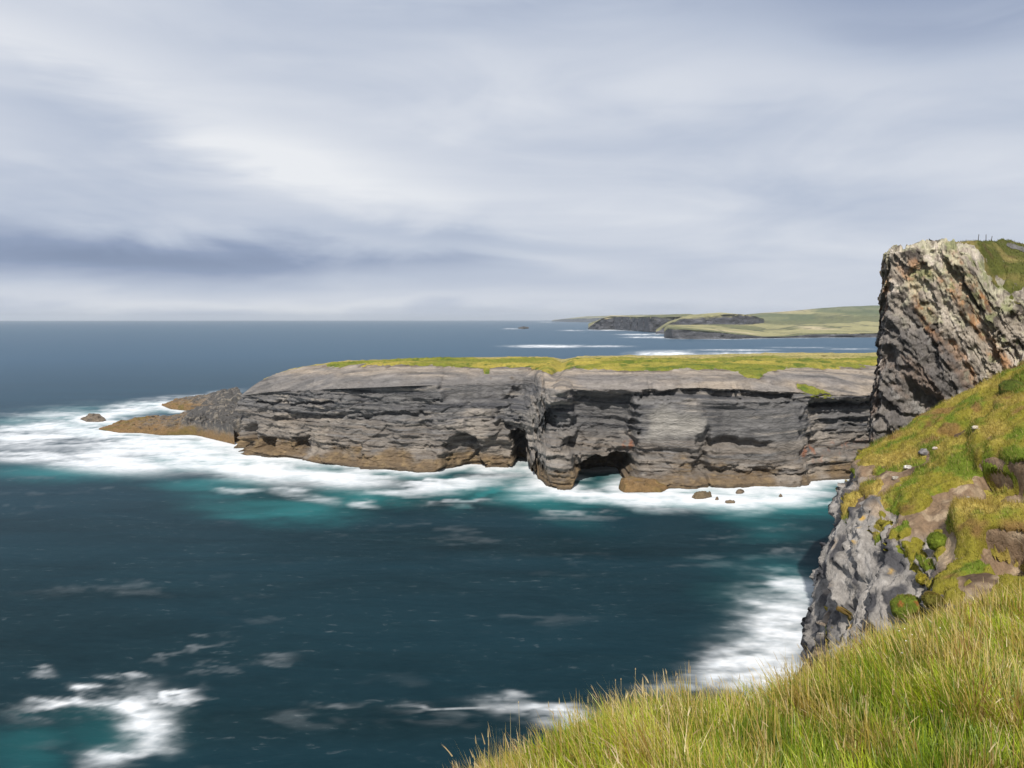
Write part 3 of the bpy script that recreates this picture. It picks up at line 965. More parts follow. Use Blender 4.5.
FOAM = [
    (130, 438, 112, 26, 1.0, 4), (55, 434, 76, 18, 0.95, -6), (40, 456, 70, 8, 0.95, 0), (110, 462, 80, 13, 1.0, 4), (200, 458, 70, 16, 1.0, 3), (140, 408, 60, 8, 0.95, -8),
    (195, 399, 45, 4, 0.8, -10), (270, 470, 80, 15, 1.05, 5), (340, 480, 60, 9, 1.0, 2), (300, 494, 40, 7, 0.7, 12), (10, 432, 40, 8, 0.8, 0), (60, 415, 60, 4, 0.6, 0),
    (440, 486, 70, 8, 1.05, -4), (500, 473, 42, 8, 1.0, -6), (365, 504, 20, 4, 0.75, 8), (238, 489, 24, 3.5, 0.75, 0), (400, 492, 50, 5, 0.8, 0),
    (590, 497, 45, 7, 1.0, 2), (650, 503, 50, 7, 1.0, 2), (720, 500, 70, 10, 1.05, 0), (790, 494, 48, 8, 1.05, 0), (830, 505, 40, 3, 0.55, 0), (455, 503, 60, 2.5, 0.4, 0), (570, 515, 60, 3, 0.35, 0),
    (548, 346.3, 42, 1.6, 1.0, 0), (602, 346.3, 34, 1.0, 0.75, 0), (664, 354.0, 34, 3.6, 1.1, 0), (700, 356, 40, 2.5, 0.9, 0), (735, 350, 50, 1.0, 0.75, 0), (745, 354, 60, 2.0, 0.85, 0),
    (800, 347.5, 40, 0.8, 0.5, 0), (850, 349, 30, 0.9, 0.5, 0), (640, 334.5, 24, 0.8, 0.9, 0), (652, 337.3, 28, 0.9, 0.95, 0), (620, 330.2, 30, 0.7, 0.9, 0), (572, 330.5, 16, 0.6, 0.7, 0), (512, 328.8, 9, 0.6, 0.8, 0), (545, 322.2, 9, 0.4, 0.7, 0),
    (775, 630, 46, 44, 1.0, -30), (748, 668, 52, 26, 1.0, -12), (800, 592, 34, 16, 0.85, 15), (775, 690, 50, 30, 1.0, 0),
    (555, 716, 55, 12, 0.75, 4), (585, 726, 26, 14, 0.8, 0), (478, 717, 48, 5, 0.62, -3), (540, 700, 20, 5, 0.5, 20), (690, 690, 40, 10, 0.5, 0),
    (78, 703, 46, 10, 0.95, -12), (146, 726, 27, 30, 1.05, 18), (132, 758, 30, 18, 1.0, -20), (180, 706, 20, 7, 0.85, -12), (45, 670, 10, 3.5, 0.4, 0), (126, 680, 12, 4, 0.5, 0), (110, 708, 36, 8, 0.8, 0),
    (175, 645, 40, 3.5, 0.20, -18), (268, 660, 18, 6, 0.16, -15), (210, 672, 40, 3, 0.10, -5), (360, 711, 26, 5, 0.20, -6), (430, 709, 16, 4, 0.12, 0), (725, 538, 40, 3, 0.22, 0), (790, 555, 30, 4, 0.2, 0),
]
TEAL = [
    (270, 507, 75, 13, 0.95, 4), (345, 495, 70, 12, 0.9, 0), (480, 486, 70, 10, 0.8, -8), (545, 503, 45, 14, 0.6, 20), (500, 490, 40, 6, 0.9, -20), (610, 502, 80, 8, 0.75, 0), (790, 508, 70, 10, 0.75, 0), (826, 499, 30, 6, 0.7, 0), (70, 472, 100, 9, 0.55, 0),
    (100, 412, 60, 7, 0.6, 0), (30, 425, 50, 8, 0.6, 0), (230, 485, 60, 8, 0.8, 0), (35, 755, 50, 30, 0.28, 0), (800, 585, 40, 16, 0.6, 20), (170, 460, 40, 5, 0.8, 0), (770, 610, 60, 40, 0.35, 0), (110, 735, 60, 30, 0.25, 0),
]
build_sea()


# ================================================================== grass helper
o_tips = {}


def blades(name, roots, length, width, lean_dir, lean, cols, parent=None, seg=4, mat='blade', curl=0.6, label=None, cat=None, spread=0.35):
    """a field of curved tapering blades as one mesh: roots (n,3), length (n), lean_dir (n,2) unit, lean (n), cols (n,3)"""
    n = len(roots)
    th = rng.uniform(0, 2 * math.pi, n)
    side = np.stack([np.cos(th), np.sin(th), np.zeros(n)], -1)
    rx = rng.normal(0, spread, (n, 2))
    ld = lean_dir + rx
    ld /= np.maximum(np.linalg.norm(ld, axis=1, keepdims=True), 1.0)
    t = np.linspace(0, 1, seg + 1)
    V = np.zeros((n, 2 * seg + 1, 3), F32)
    C = np.zeros((n, 2 * seg + 1, 3), F32)
    for k, tk in enumerate(t):
        hor = length * lean * (tk * (1 - curl) + curl * tk * tk)
        up = length * np.sqrt(np.maximum(1 - np.minimum(lean, 0.98) ** 2, 0.04)) * (tk - 0.18 * tk * tk * lean)
        c = roots + np.concatenate([ld * hor[:, None], up[:, None]], 1)
        w = width * (1 - tk) ** 0.6 * 0.5
        if k < seg:
            V[:, 2 * k] = c - side * w[:, None]
            V[:, 2 * k + 1] = c + side * w[:, None]
            C[:, 2 * k] = C[:, 2 * k + 1] = cols
        else:
            V[:, 2 * seg] = c
            C[:, 2 * seg] = cols
    base = (np.arange(n) * (2 * seg + 1))[:, None]
    tris = []
    for k in range(seg - 1):
        a = 2 * k
        tris += [[a, a + 1, a + 3], [a, a + 3, a + 2]]
    a = 2 * (seg - 1)
    tris.append([a, a + 1, a + 2])
    f = (base[:, None, :] + np.array(tris)[None]).reshape(-1, 3)
    o = make_mesh(name, V, f, M[mat], {'col': C.reshape(-1, 3)}, parent)
    if label or cat: tag(o, label, cat, kind='stuff')
    else: o['kind'] = 'stuff'
    o_tips[name] = (V[:, 2 * seg].copy(), V[:, 2 * seg - 2].copy())
    return o


def scatter_on(P, mask, n, seed=0):
    """random points on a grid sheet, by cell area times mask; returns points and (i, j, fu, fv)"""
    r = np.random.default_rng(seed)
    A = np.linalg.norm(np.cross(P[1:, :-1] - P[:-1, :-1], P[:-1, 1:] - P[:-1, :-1]), axis=-1)
    m = 0.25 * (mask[:-1, :-1] + mask[1:, :-1] + mask[1:, 1:] + mask[:-1, 1:])
    w = (A * m).ravel()
    c = np.cumsum(w)
    k = np.searchsorted(c, r.random(n) * c[-1])
    k = np.minimum(k, len(w) - 1)
    i, j = k // (P.shape[1] - 1), k % (P.shape[1] - 1)
    a, b = r.random(n), r.random(n)

    def samp(X):
        a_ = a[:, None] if X.ndim == 3 else a
        b_ = b[:, None] if X.ndim == 3 else b
        return (X[i, j] * (1 - a_) * (1 - b_) + X[i + 1, j] * a_ * (1 - b_) + X[i, j + 1] * (1 - a_) * b_ + X[i + 1, j + 1] * a_ * b_)
    return samp, float(c[-1])


# ================================================================== the tall cliff on the right
def build_tall_cliff():
    #      x    y    rim z   spine x, y
    pts = [(190, 165, 42, 190, 150), (130, 152, 44, 150, 140), (92, 135, 46, 110, 130), (62, 112, 47.5, 86, 120), (46.8, 97.5, 47.8, 78, 116), (39.6, 86, 46.9, 73, 113),
           (38.0, 81.3, 46.6, 72, 112), (40.4, 80.2, 46.9, 72, 112), (43.4, 79.8, 46.9, 73, 112), (45.4, 79.7, 46.3, 74, 112), (46.5, 79.6, 44.0, 75, 112), (47.3, 79.5, 42.4, 76, 112), (48.6, 79.4, 41.9, 78, 112),
           (51.5, 79, 41.5, 82, 112), (58, 77, 41.6, 90, 110), (70, 72, 42, 100, 105), (90, 62, 44, 115, 95), (110, 50, 45, 130, 85)]
    R, k, s = resample(pts, lambda p: 0.085 if (37 < p[0] < 56 and p[1] < 88) else (0.22 if p[1] < 125 and p[0] < 62 else 0.9))
    # smoothing by arc length, gentle
    R[:, :2] = smooth1(R[:, :2], 6); R[:, 2] = smooth1(R[:, 2], 6); R[:, 3:] = smooth1(R[:, 3:], 20)
    nu = len(R)
    B, zb, S = R[:, :2], R[:, 2], R[:, 3:5]
    D = S - B
    dirv = D / np.linalg.norm(D, axis=1)[:, None]
    nc, nr = 300, 110
    vc = np.concatenate([np.linspace(0, 0.42, 50), np.linspace(0.42, 1, nc - 49)[1:]])
    zc = -3 + (zb[:, None] + 3) * vc[None]
    P = np.zeros((nu, nc + nr, 3))
    P[:, :nc, :2] = (B - dirv * 0.0)[:, None] + dirv[:, None] * (0.075 * (zc - zb[:, None]))[..., None]
    P[:, :nc, 2] = zc
    tr = np.linspace(0, 1, nr + 1)[1:] ** 1.7
    P[:, nc:, :2] = B[:, None] + D[:, None] * tr[None, :, None]
    tm = np.linalg.norm(D, axis=1)[:, None] * tr[None]
    zi = np.interp(R[:, 0] + 0 * zb, [38, 43, 46, 52, 70, 110], [48.3, 48.5, 49.4, 50.4, 52, 53])
    P[:, nc:, 2] = zb[:, None] + (zi - zb)[:, None] * (1 - np.exp(-tm / np.interp(zb, [41.6, 46.5], [11.0, 13.0])[:, None]))
    isf = (np.arange(nc + nr) < nc)[None] & np.ones((nu, 1), bool)
    px, py = proj(P)
    # beds standing on edge, leaning down to the right: rotate into bed coordinates
    a = math.radians(57)
    hx = P[..., 0] + 0.25 * (P[..., 1] - 80)
    along = hx * math.cos(a) - P[..., 2] * math.sin(a)
    across = hx * math.sin(a) + P[..., 2] * math.cos(a)
    Q = np.stack([across, P[..., 1], along], -1)
    wv = fbm(P, 0.25, 4, 401)
    wv2 = fbm(P, 0.9, 4, 406)
    Qw = Q + 1.1 * wv[..., None] + 0.45 * wv2[..., None]
    f1, f2, c1 = voro(Qw, (0.42, 0.3, 0.13), 402)
    f1b, f2b, c2 = voro(Qw, (1.0, 0.8, 0.34), 403)
    f1c, f2c, c3 = voro(Qw, (2.4, 2.0, 1.0), 404)
    rid = 1 - np.abs(fbm(Q, (0.9, 0.7, 0.22), 4, 407))
    rec = 1.3 * (c1 - 0.5) + 0.45 * (c2 - 0.5) + 0.18 * (c3 - 0.5) + 0.9 * wv + 0.36 * fbm(P, 1.0, 5, 405, 0.58) + 0.7 * (0.6 - rid)
    for th, amp, sd in ((1.9, 0.60, 440), (0.8, 0.30, 441), (0.33, 0.10, 442)):
        b = (across + 1.0 * wv + 0.35 * wv2) / th
        fr = b - np.floor(b)
        am = 0.55 + 0.9 * vnoise(np.stack([np.floor(b) * 3.7, along * 0.16 / th, P[..., 1] * 0.1], -1), 1.0, sd)
        rec += amp * am * (fr - 0.5)
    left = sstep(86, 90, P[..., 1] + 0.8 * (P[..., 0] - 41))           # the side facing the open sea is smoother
    rec = rec * (1 - 0.45 * left)
    big = 2.0 * feat(px, py, [905, 925, 960], [380, 390, 420], [420, 440, 450], 8) + 1.2 * feat(px, py, [884, 896], [348, 346], [364, 366], 4)
    top = sstep(-1.6, 0.2, -(zb[:, None] - P[..., 2]))
    inset = (rec * (1 - 0.55 * top) + big) * isf
    inset[:, nc:] = inset[:, nc - 1:nc] * np.exp(-tm / 2.2)
    P[..., :2] += dirv[:, None] * inset[..., None]
    zr = 0.30 * fbm(P, 0.25, 4, 410) + 0.5 * vnoise(P, 0.09, 411) + 0.15 * fbm(P, 1.0, 3, 412)
    P[:, nc:, 2] += zr[:, nc:] * np.minimum(1, tm / 1.5)
    P[:, nc:, 2] += (0.9 * (c1 - 0.5) + 0.55 * fbm(P, 0.8, 5, 413, 0.62) + 0.5 * (0.5 - rid))[:, nc:] * np.exp(-(tm / 4.5) ** 2) * np.minimum(1, tm / 0.5)
    # knobbly lichen rock just behind the rim
    kn = np.exp(-tm / 2.6)
    P[:, nc:, 2] += 0.6 * ((c2[:, nc:] - 0.4) + 0.5 * (c3[:, nc:] - 0.5)) * kn * np.minimum(1, tm / 0.3)
    z = P[..., 2]
    px, py = proj(P)
    g = fbm(P, 0.35, 4, 420)
    g2 = fbm(Q, (0.9, 0.5, 0.18), 4, 421)
    g3 = fbm(P, 1.3, 4, 422)
    col = solid(z.shape, (0.31, 0.265, 0.215))
    col = mixc(col, (0.085, 0.070, 0.060), sstep(0.2, 0.55, g2))
    col = mixc(col, (0.47, 0.41, 0.35), sstep(0.1, 0.6, -g2 + 0.5 * g3))
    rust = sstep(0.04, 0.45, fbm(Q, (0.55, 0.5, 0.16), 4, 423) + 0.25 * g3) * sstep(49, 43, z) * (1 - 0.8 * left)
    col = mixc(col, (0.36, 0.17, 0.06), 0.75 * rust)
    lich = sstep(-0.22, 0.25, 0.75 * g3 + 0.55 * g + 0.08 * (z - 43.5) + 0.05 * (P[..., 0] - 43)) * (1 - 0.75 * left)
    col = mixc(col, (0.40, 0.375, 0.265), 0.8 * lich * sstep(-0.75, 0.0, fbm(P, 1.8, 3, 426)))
    col = mixc(col, (0.085, 0.07, 0.058), 0.8 * sstep(0.3, 0.6, fbm(Q, (2.0, 1.5, 0.7), 4, 427)))
    col = mixc(col, (0.20, 0.21, 0.095), 0.8 * lich * sstep(0.2, 0.7, fbm(P, 0.9, 3, 424)))
    low = sstep(41, 36, z + 1.5 * g + 0.9 * (P[..., 0] - 42))
    col = mixc(col, mixc(solid(z.shape, (0.125, 0.115, 0.11)), (0.29, 0.275, 0.26), sstep(0.1, 0.6, fbm(Q, (0.8, 0.6, 0.2), 4, 425))), 0.8 * low)
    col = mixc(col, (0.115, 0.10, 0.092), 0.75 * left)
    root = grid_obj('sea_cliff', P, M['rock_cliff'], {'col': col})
    tag(root, 'tall jagged lichen covered cliff at right with rust streaks and a grassy top', 'cliff', kind='structure')
    gm = np.clip((tm - np.interp(R[:, 0], [39, 43, 46, 48.5, 52], [5.0, 4.5, 2.2, 1.0, 0.9])[:, None]) / 1.3, -2, 2)
    GM = np.full(z.shape, -1.0)
    GM[:, nc:] = gm + 0.9 * fbm(P[:, nc:], 0.5, 4, 430)
    thin = sstep(0.35, 0.7, fbm(P, (0.35, 0.35, 0.35), 3, 431))
    GM[:, nc:] -= 1.6 * thin[:, nc:] * np.exp(-tm / 14)
    GM = np.clip(GM, -1, 1)
    T = P.copy()
    T[..., 2] += 0.22 * GM + np.where(GM > 0, 0.10 * fbm(P, 1.6, 3, 432), 0)
    tg = fbm(P, (0.18, 0.35, 0.3), 4, 433)
    tc = solid(z.shape, (0.085, 0.092, 0.022))
    tc = mixc(tc, (0.20, 0.165, 0.06), sstep(0.0, 0.6, tg))
    tc = mixc(tc, (0.10, 0.06, 0.035), sstep(0.15, 0.6, fbm(P, 0.28, 4, 434)) * 0.8)
    grid_obj('turf', T, M['turf_cliff'], {'col': tc}, root, GM > -0.6)
    samp, area = scatter_on(T, np.where(GM > 0.1, 1.0, 0) * (P[..., 1] < 112) * (P[..., 0] < 66), 14000, 3)
    rt = samp(T); cc = samp(tc)
    n = len(rt)
    wind = np.tile([-0.8, 0.2], (n, 1))
    blades('tufts', rt - [0, 0, 0.03], rng.uniform(0.12, 0.32, n), rng.uniform(0.03, 0.07, n), wind, rng.uniform(0.2, 0.6, n),
           cc * rng.uniform(0.8, 1.5, (n, 1)), root, seg=2)
    return P, T, zb, nc


CLIFF_P, CLIFF_T, CLIFF_ZB, CLIFF_NC = build_tall_cliff()


# ================================================================== the grassy bluff
ED = [(6, 15.5, 30.5), (12, 14.2, 30.0), (17, 13.8, 30.2), (22, 13.8, 30.4), (25, 13.9, 30.6), (28, 14.1, 30.9), (32, 14.7, 31.4), (36, 15.5, 32.0), (39, 16.3, 32.4), (41.5, 17.3, 32.8), (45, 19.3, 33.3), (52, 25, 34), (62, 34, 35)]


def build_bluff():
    yv = np.concatenate([np.arange(4, 19, 0.3), np.arange(19, 45, 0.065), np.arange(45, 64, 0.3)])
    e = interp_pts(ED, yv)
    xe, ze = e[:, 0], e[:, 1]
    xe = smooth1(xe, 8) + 0.75; ze = smooth1(ze, 8)
    # section: distance w from the edge; negative = uphill to the right, positive = rock apron then the drop
    wa = np.concatenate([-np.geomspace(60, 15, 30), np.linspace(-14.8, 0, 190), np.linspace(0.015, 1, 120)])
    nu, nv = len(yv), len(wa)
    up = wa < 0
    P = np.zeros((nu, nv, 3))
    w = wa[None, :] + 0 * yv[:, None]
    P[..., 1] = yv[:, None]
    P[..., 0] = xe[:, None] - np.where(up[None], w, 0)
    rise = np.where(-w < 16, 0.58 * -w, 0.58 * 16 + 0.32 * (-w - 16))
    P[..., 2] = ze[:, None] + np.where(up[None], rise, 0)
    # apron and cliff, by arc length: 4.2 m of apron at 45 degrees, then near vertical
    arc = np.where(up[None], 0, w)
    L1, L2 = 6.0, 34.0
    s = np.where(arc < 0.62, arc / 0.62 * (L1 + 2.5), (L1 + 2.5) + (arc - 0.62) / 0.38 * L2)
    hx = np.minimum(s, L1) * 0.53 + np.maximum(s - L1, 0) * 0.20
    dz = np.minimum(s, L1) * 0.848 + np.maximum(s - L1, 0) * 0.985
    P[..., 0] -= 0.77 * hx
    P[..., 2] -= dz
    P[..., 1] -= 0.64 * hx
    # far rim: the ground falls away beyond it
    rim = 41.0 + 0.10 * (P[..., 0] - 17) + 0.8 * fbm(P * [1, 0, 0], 0.3, 3, 500)
    over = np.maximum(P[..., 1] - rim, 0)
    P[..., 2] -= over * over / (over + 1.2) * 1.7
    P[..., 2] = np.maximum(P[..., 2], -3)
    N = grid_normals(P)
    N *= np.sign(N[..., 2:3] + 1e-6)
    px, py = proj(P)
    ws = np.where(up[None], w, s)
    rockm = sstep(-0.9, 0.4, ws + 0.9 * fbm(P, 0.5, 4, 501))
    # soil scar and the undercut banks
    n4 = fbm(P, 0.6, 4, 502)
    pxw, pyw = px + 9 * n4, py + 6 * fbm(P, 0.6, 4, 503)
    scar = feat(pxw, pyw, [915, 935, 965, 1005, 1030], [520, 490, 470, 468, 480], [545, 530, 512, 516, 518], 7)
    scar = np.maximum(scar, feat(pxw, pyw, [938, 960, 985, 1000], [438, 424, 408, 402], [448, 440, 426, 414], 3.5))
    scar = np.maximum(scar, 0.62 * feat(pxw, pyw, [905, 935, 950], [545, 520, 520], [640, 600, 560], 6))
    scar2 = feat(pxw, pyw, [984, 996, 1030], [556, 549, 545], [566, 574, 578], 3)
    path_ = feat(pxw, pyw, [890, 915, 935], [474, 462, 450], [480, 472, 462], 4)
    # rock relief: beds on edge as on the tall cliff
    a = math.radians(60)
    hxx = P[..., 0] * 0.5 - 0.8 * P[..., 1]
    along = hxx * math.cos(a) - P[..., 2] * math.sin(a)
    across = hxx * math.sin(a) + P[..., 2] * math.cos(a)
    Q = np.stack([across, P[..., 0] * 0.7 + P[..., 1] * 0.3, along], -1)
    wv = fbm(P, 0.5, 4, 510)
    wv2 = fbm(P, 2.0, 4, 518)
    Qw = Q + 0.6 * wv[..., None] + 0.16 * wv2[..., None]
    f1, f2, c1 = voro(Qw, (0.80, 0.30, 0.17), 511)
    f1b, f2b, c2 = voro(Qw, (2.0, 1.0, 0.5), 512)
    f1c, f2c, c3 = voro(Qw, (4.5, 3.5, 2.0), 513)
    saw = np.zeros(px.shape)
    for th, amp, sd in ((1.5, 0.75, 540), (0.6, 0.20, 541), (0.2, 0.05, 542)):
        b = (across + 0.30 * wv + 0.05 * wv2) / th
        fr = b - np.floor(b)
        am = 0.6 + 0.9 * vnoise(np.stack([np.floor(b) * 3.7, along * 0.28 / th, P[..., 1] * 0.15], -1), 1.0, sd)
        saw -= amp * am * (fr - 0.5)
    rel = saw + 0.70 * (c1 - 0.5) + 0.22 * (c2 - 0.5) + 0.08 * (c3 - 0.5) + 0.45 * wv + 0.14 * fbm(Q, (2.4, 1.4, 0.6), 5, 514, 0.55) + 0.06 * wv2
    lump = 0.28 * fbm(P, 0.35, 4, 515) + 0.10 * fbm(P, 1.4, 3, 516) + 0.35 * vnoise(P, 0.12, 517)
    disp = lerp(lump, rel, rockm)
    disp += 0.55 * feat(px, py, [975, 1000, 1040], [425, 405, 400], [466, 470, 474], 9)            # turf bank above the scar
    disp -= 0.75 * feat(pxw, py, [972, 990, 1040], [468, 469, 474], [486, 500, 508], 2.2, 6)        # undercut
    disp -= 0.25 * scar + 0.9 * scar2 - 0.5 * feat(px, py, [960, 1040], [520, 515], [552, 545], 8)
    disp -= 0.35 * feat(pxw, pyw, [938, 960, 985, 1000], [432, 418, 404, 400], [440, 426, 412, 406], 3)
    P += N * disp[..., None]
    col = solid(px.shape, (0.235, 0.216, 0.197))
    g2 = fbm(Q, (1.8, 1.2, 0.5), 4, 520)
    g3 = fbm(P, 2.2, 4, 521)
    g = fbm(P, 0.5, 4, 522)
    col = mixc(col, (0.062, 0.060, 0.064), sstep(-0.02, 0.35, g2))
    col = mixc(col, (0.33, 0.305, 0.28), sstep(0.2, 0.6, -g2 + 0.35 * g3))
    col = mixc(col, (0.35, 0.25, 0.16), 0.6 * sstep(0.35, 0.7, g + 0.3 * g3))
    f1y, _, cy = voro(P, 1.6, 523)
    col = mixc(col, (0.45, 0.27, 0.04), 0.85 * (cy > 0.90) * sstep(0.34, 0.22, f1y))
    soil = mixc(solid(px.shape, (0.185, 0.125, 0.078)), (0.30, 0.225, 0.150), sstep(-0.1, 0.6, g3))
    soil = mixc(soil, (0.085, 0.055, 0.035), sstep(0.2, 0.7, g))
    soilm = 1 - rockm
    col = mixc(col, soil, soilm)
    root = grid_obj('bluff', P, M['rock_bluff'], {'col': col})
    tag(root, 'steep grassy bluff with bare soil scars above a broken grey rock face', 'bluff', kind='structure')
    # turf
    gm = 1.15 - 2.4 * np.maximum(np.maximum(scar * 0.92, scar2), path_ * 0.5) + 1.0 * fbm(P, 0.8, 4, 530) - 2.6 * sstep(-1.6, 0.3, ws + 1.3 * fbm(P, 0.35, 3, 531))
    pat = 1.6 * (sstep(0.35, 0.6, fbm(P, 0.9, 3, 532)) * sstep(3.0, 0.5, ws)) - 0.8
    gm = np.clip(np.maximum(gm, pat), -1, 1)
    N2 = grid_normals(P); N2 *= np.sign(N2[..., 2:3] + 1e-6)
    T = P + (N2 * 0.5 + np.array([0, 0, 0.5])) * (0.17 * gm + np.where(gm > 0, 0.05 * fbm(P, 3.0, 3, 533), 0))[..., None]
    tg = fbm(P, 0.45, 4, 534)
    tg2 = fbm(P, 1.2, 3, 535)
    tc = solid(px.shape, (0.205, 0.180, 0.026))
    tc = mixc(tc, (0.37, 0.285, 0.075), sstep(-0.2, 0.5, tg))
    tc = mixc(tc, (0.125, 0.165, 0.020), sstep(-0.05, 0.55, tg2))
    tc = mixc(tc, (0.19, 0.105, 0.045), 0.8 * sstep(0.35, 0.75, fbm(P, 0.8, 3, 536)))
    grid_obj('turf', T, M['turf_near'], {'col': tc}, root, gm > -0.6)
    vis = (P[..., 1] > 19) & (P[..., 1] < 44) & (P[..., 0] < 29)
    samp, area = scatter_on(T, np.where(gm > 0.05, 1.0, 0) * vis * (0.55 + 0.45 * sstep(-0.2, 0.5, tg)), 110000, 7)
    rt = samp(T); cc = samp(tc); hh = samp(0.55 + 0.6 * sstep(-0.3, 0.6, tg + 0.3 * tg2))
    n = len(rt)
    wind = np.tile([-0.75, -0.15], (n, 1))
    straw = (rng.random(n) < 0.25)[:, None]
    bc = np.where(straw, np.array([0.48, 0.38, 0.15]), cc * rng.uniform(0.7, 1.6, (n, 1)))
    blades('tufts', rt - [0, 0, 0.02], rng.uniform(0.12, 0.32, n) * hh, rng.uniform(0.010, 0.026, n), wind, rng.uniform(0.2, 0.75, n), bc, root, seg=2)
    return P, T, gm


BLUFF_P, BLUFF_T, BLUFF_G = build_bluff()


# ================================================================== the near slope and its long grass
CREST = [(-12, -10), (-4, -0.5), (-1.45, 2.0), (-.55, 3.15), (0.42, 5.0), (1.35, 5.8), (2.3, 6.6), (4.0, 8.0), (5.9, 9.4), (9, 11.5), (14, 14.0), (26, 17)]


def crest_dist(x, y):
    best = np.full(x.shape, 1e9)
    sgn = np.zeros(x.shape)
    c = np.array(CREST)
    for i in range(len(c) - 1):
        ax, ay = c[i]; bx, by = c[i + 1]
        dx, dy = bx - ax, by - ay
        t = np.clip(((x - ax) * dx + (y - ay) * dy) / (dx * dx + dy * dy), 0, 1)
        d = np.hypot(x - ax - t * dx, y - ay - t * dy)
        cr = dx * (y - ay) - dy * (x - ax)
        m = d < best
        best = np.where(m, d, best); sgn = np.where(m, np.sign(cr), sgn)
    return best * sgn            # positive on the seaward (left) side


def near_z(x, y):
    r = np.hypot(x, np.maximum(y, -2))
    s = crest_dist(x, y)
    q = x / np.maximum(y, 0.5)
    z = 38.33 - 0.30 * np.exp(-((q - 0.31) / 0.13) ** 2) * sstep(2.5, 5.5, r) - 0.06 - 0.165 * r - 0.010 * np.maximum(r - 7, 0) + 0.055 * np.maximum(x - 2.5, 0)
    p = np.stack([x, y, 0 * x], -1)
    z = z + 0.10 * vnoise(p, 0.5, 601) + 0.05 * vnoise(p, 1.3, 602)
    so = np.log1p(np.exp((s + 0.15) * 3.0)) / 3.0
    z = z - 0.75 * so - 1.6 * np.maximum(s - 1.5, 0) - 3.5 * np.maximum(s - 4, 0)
    return np.maximum(z, -3), s


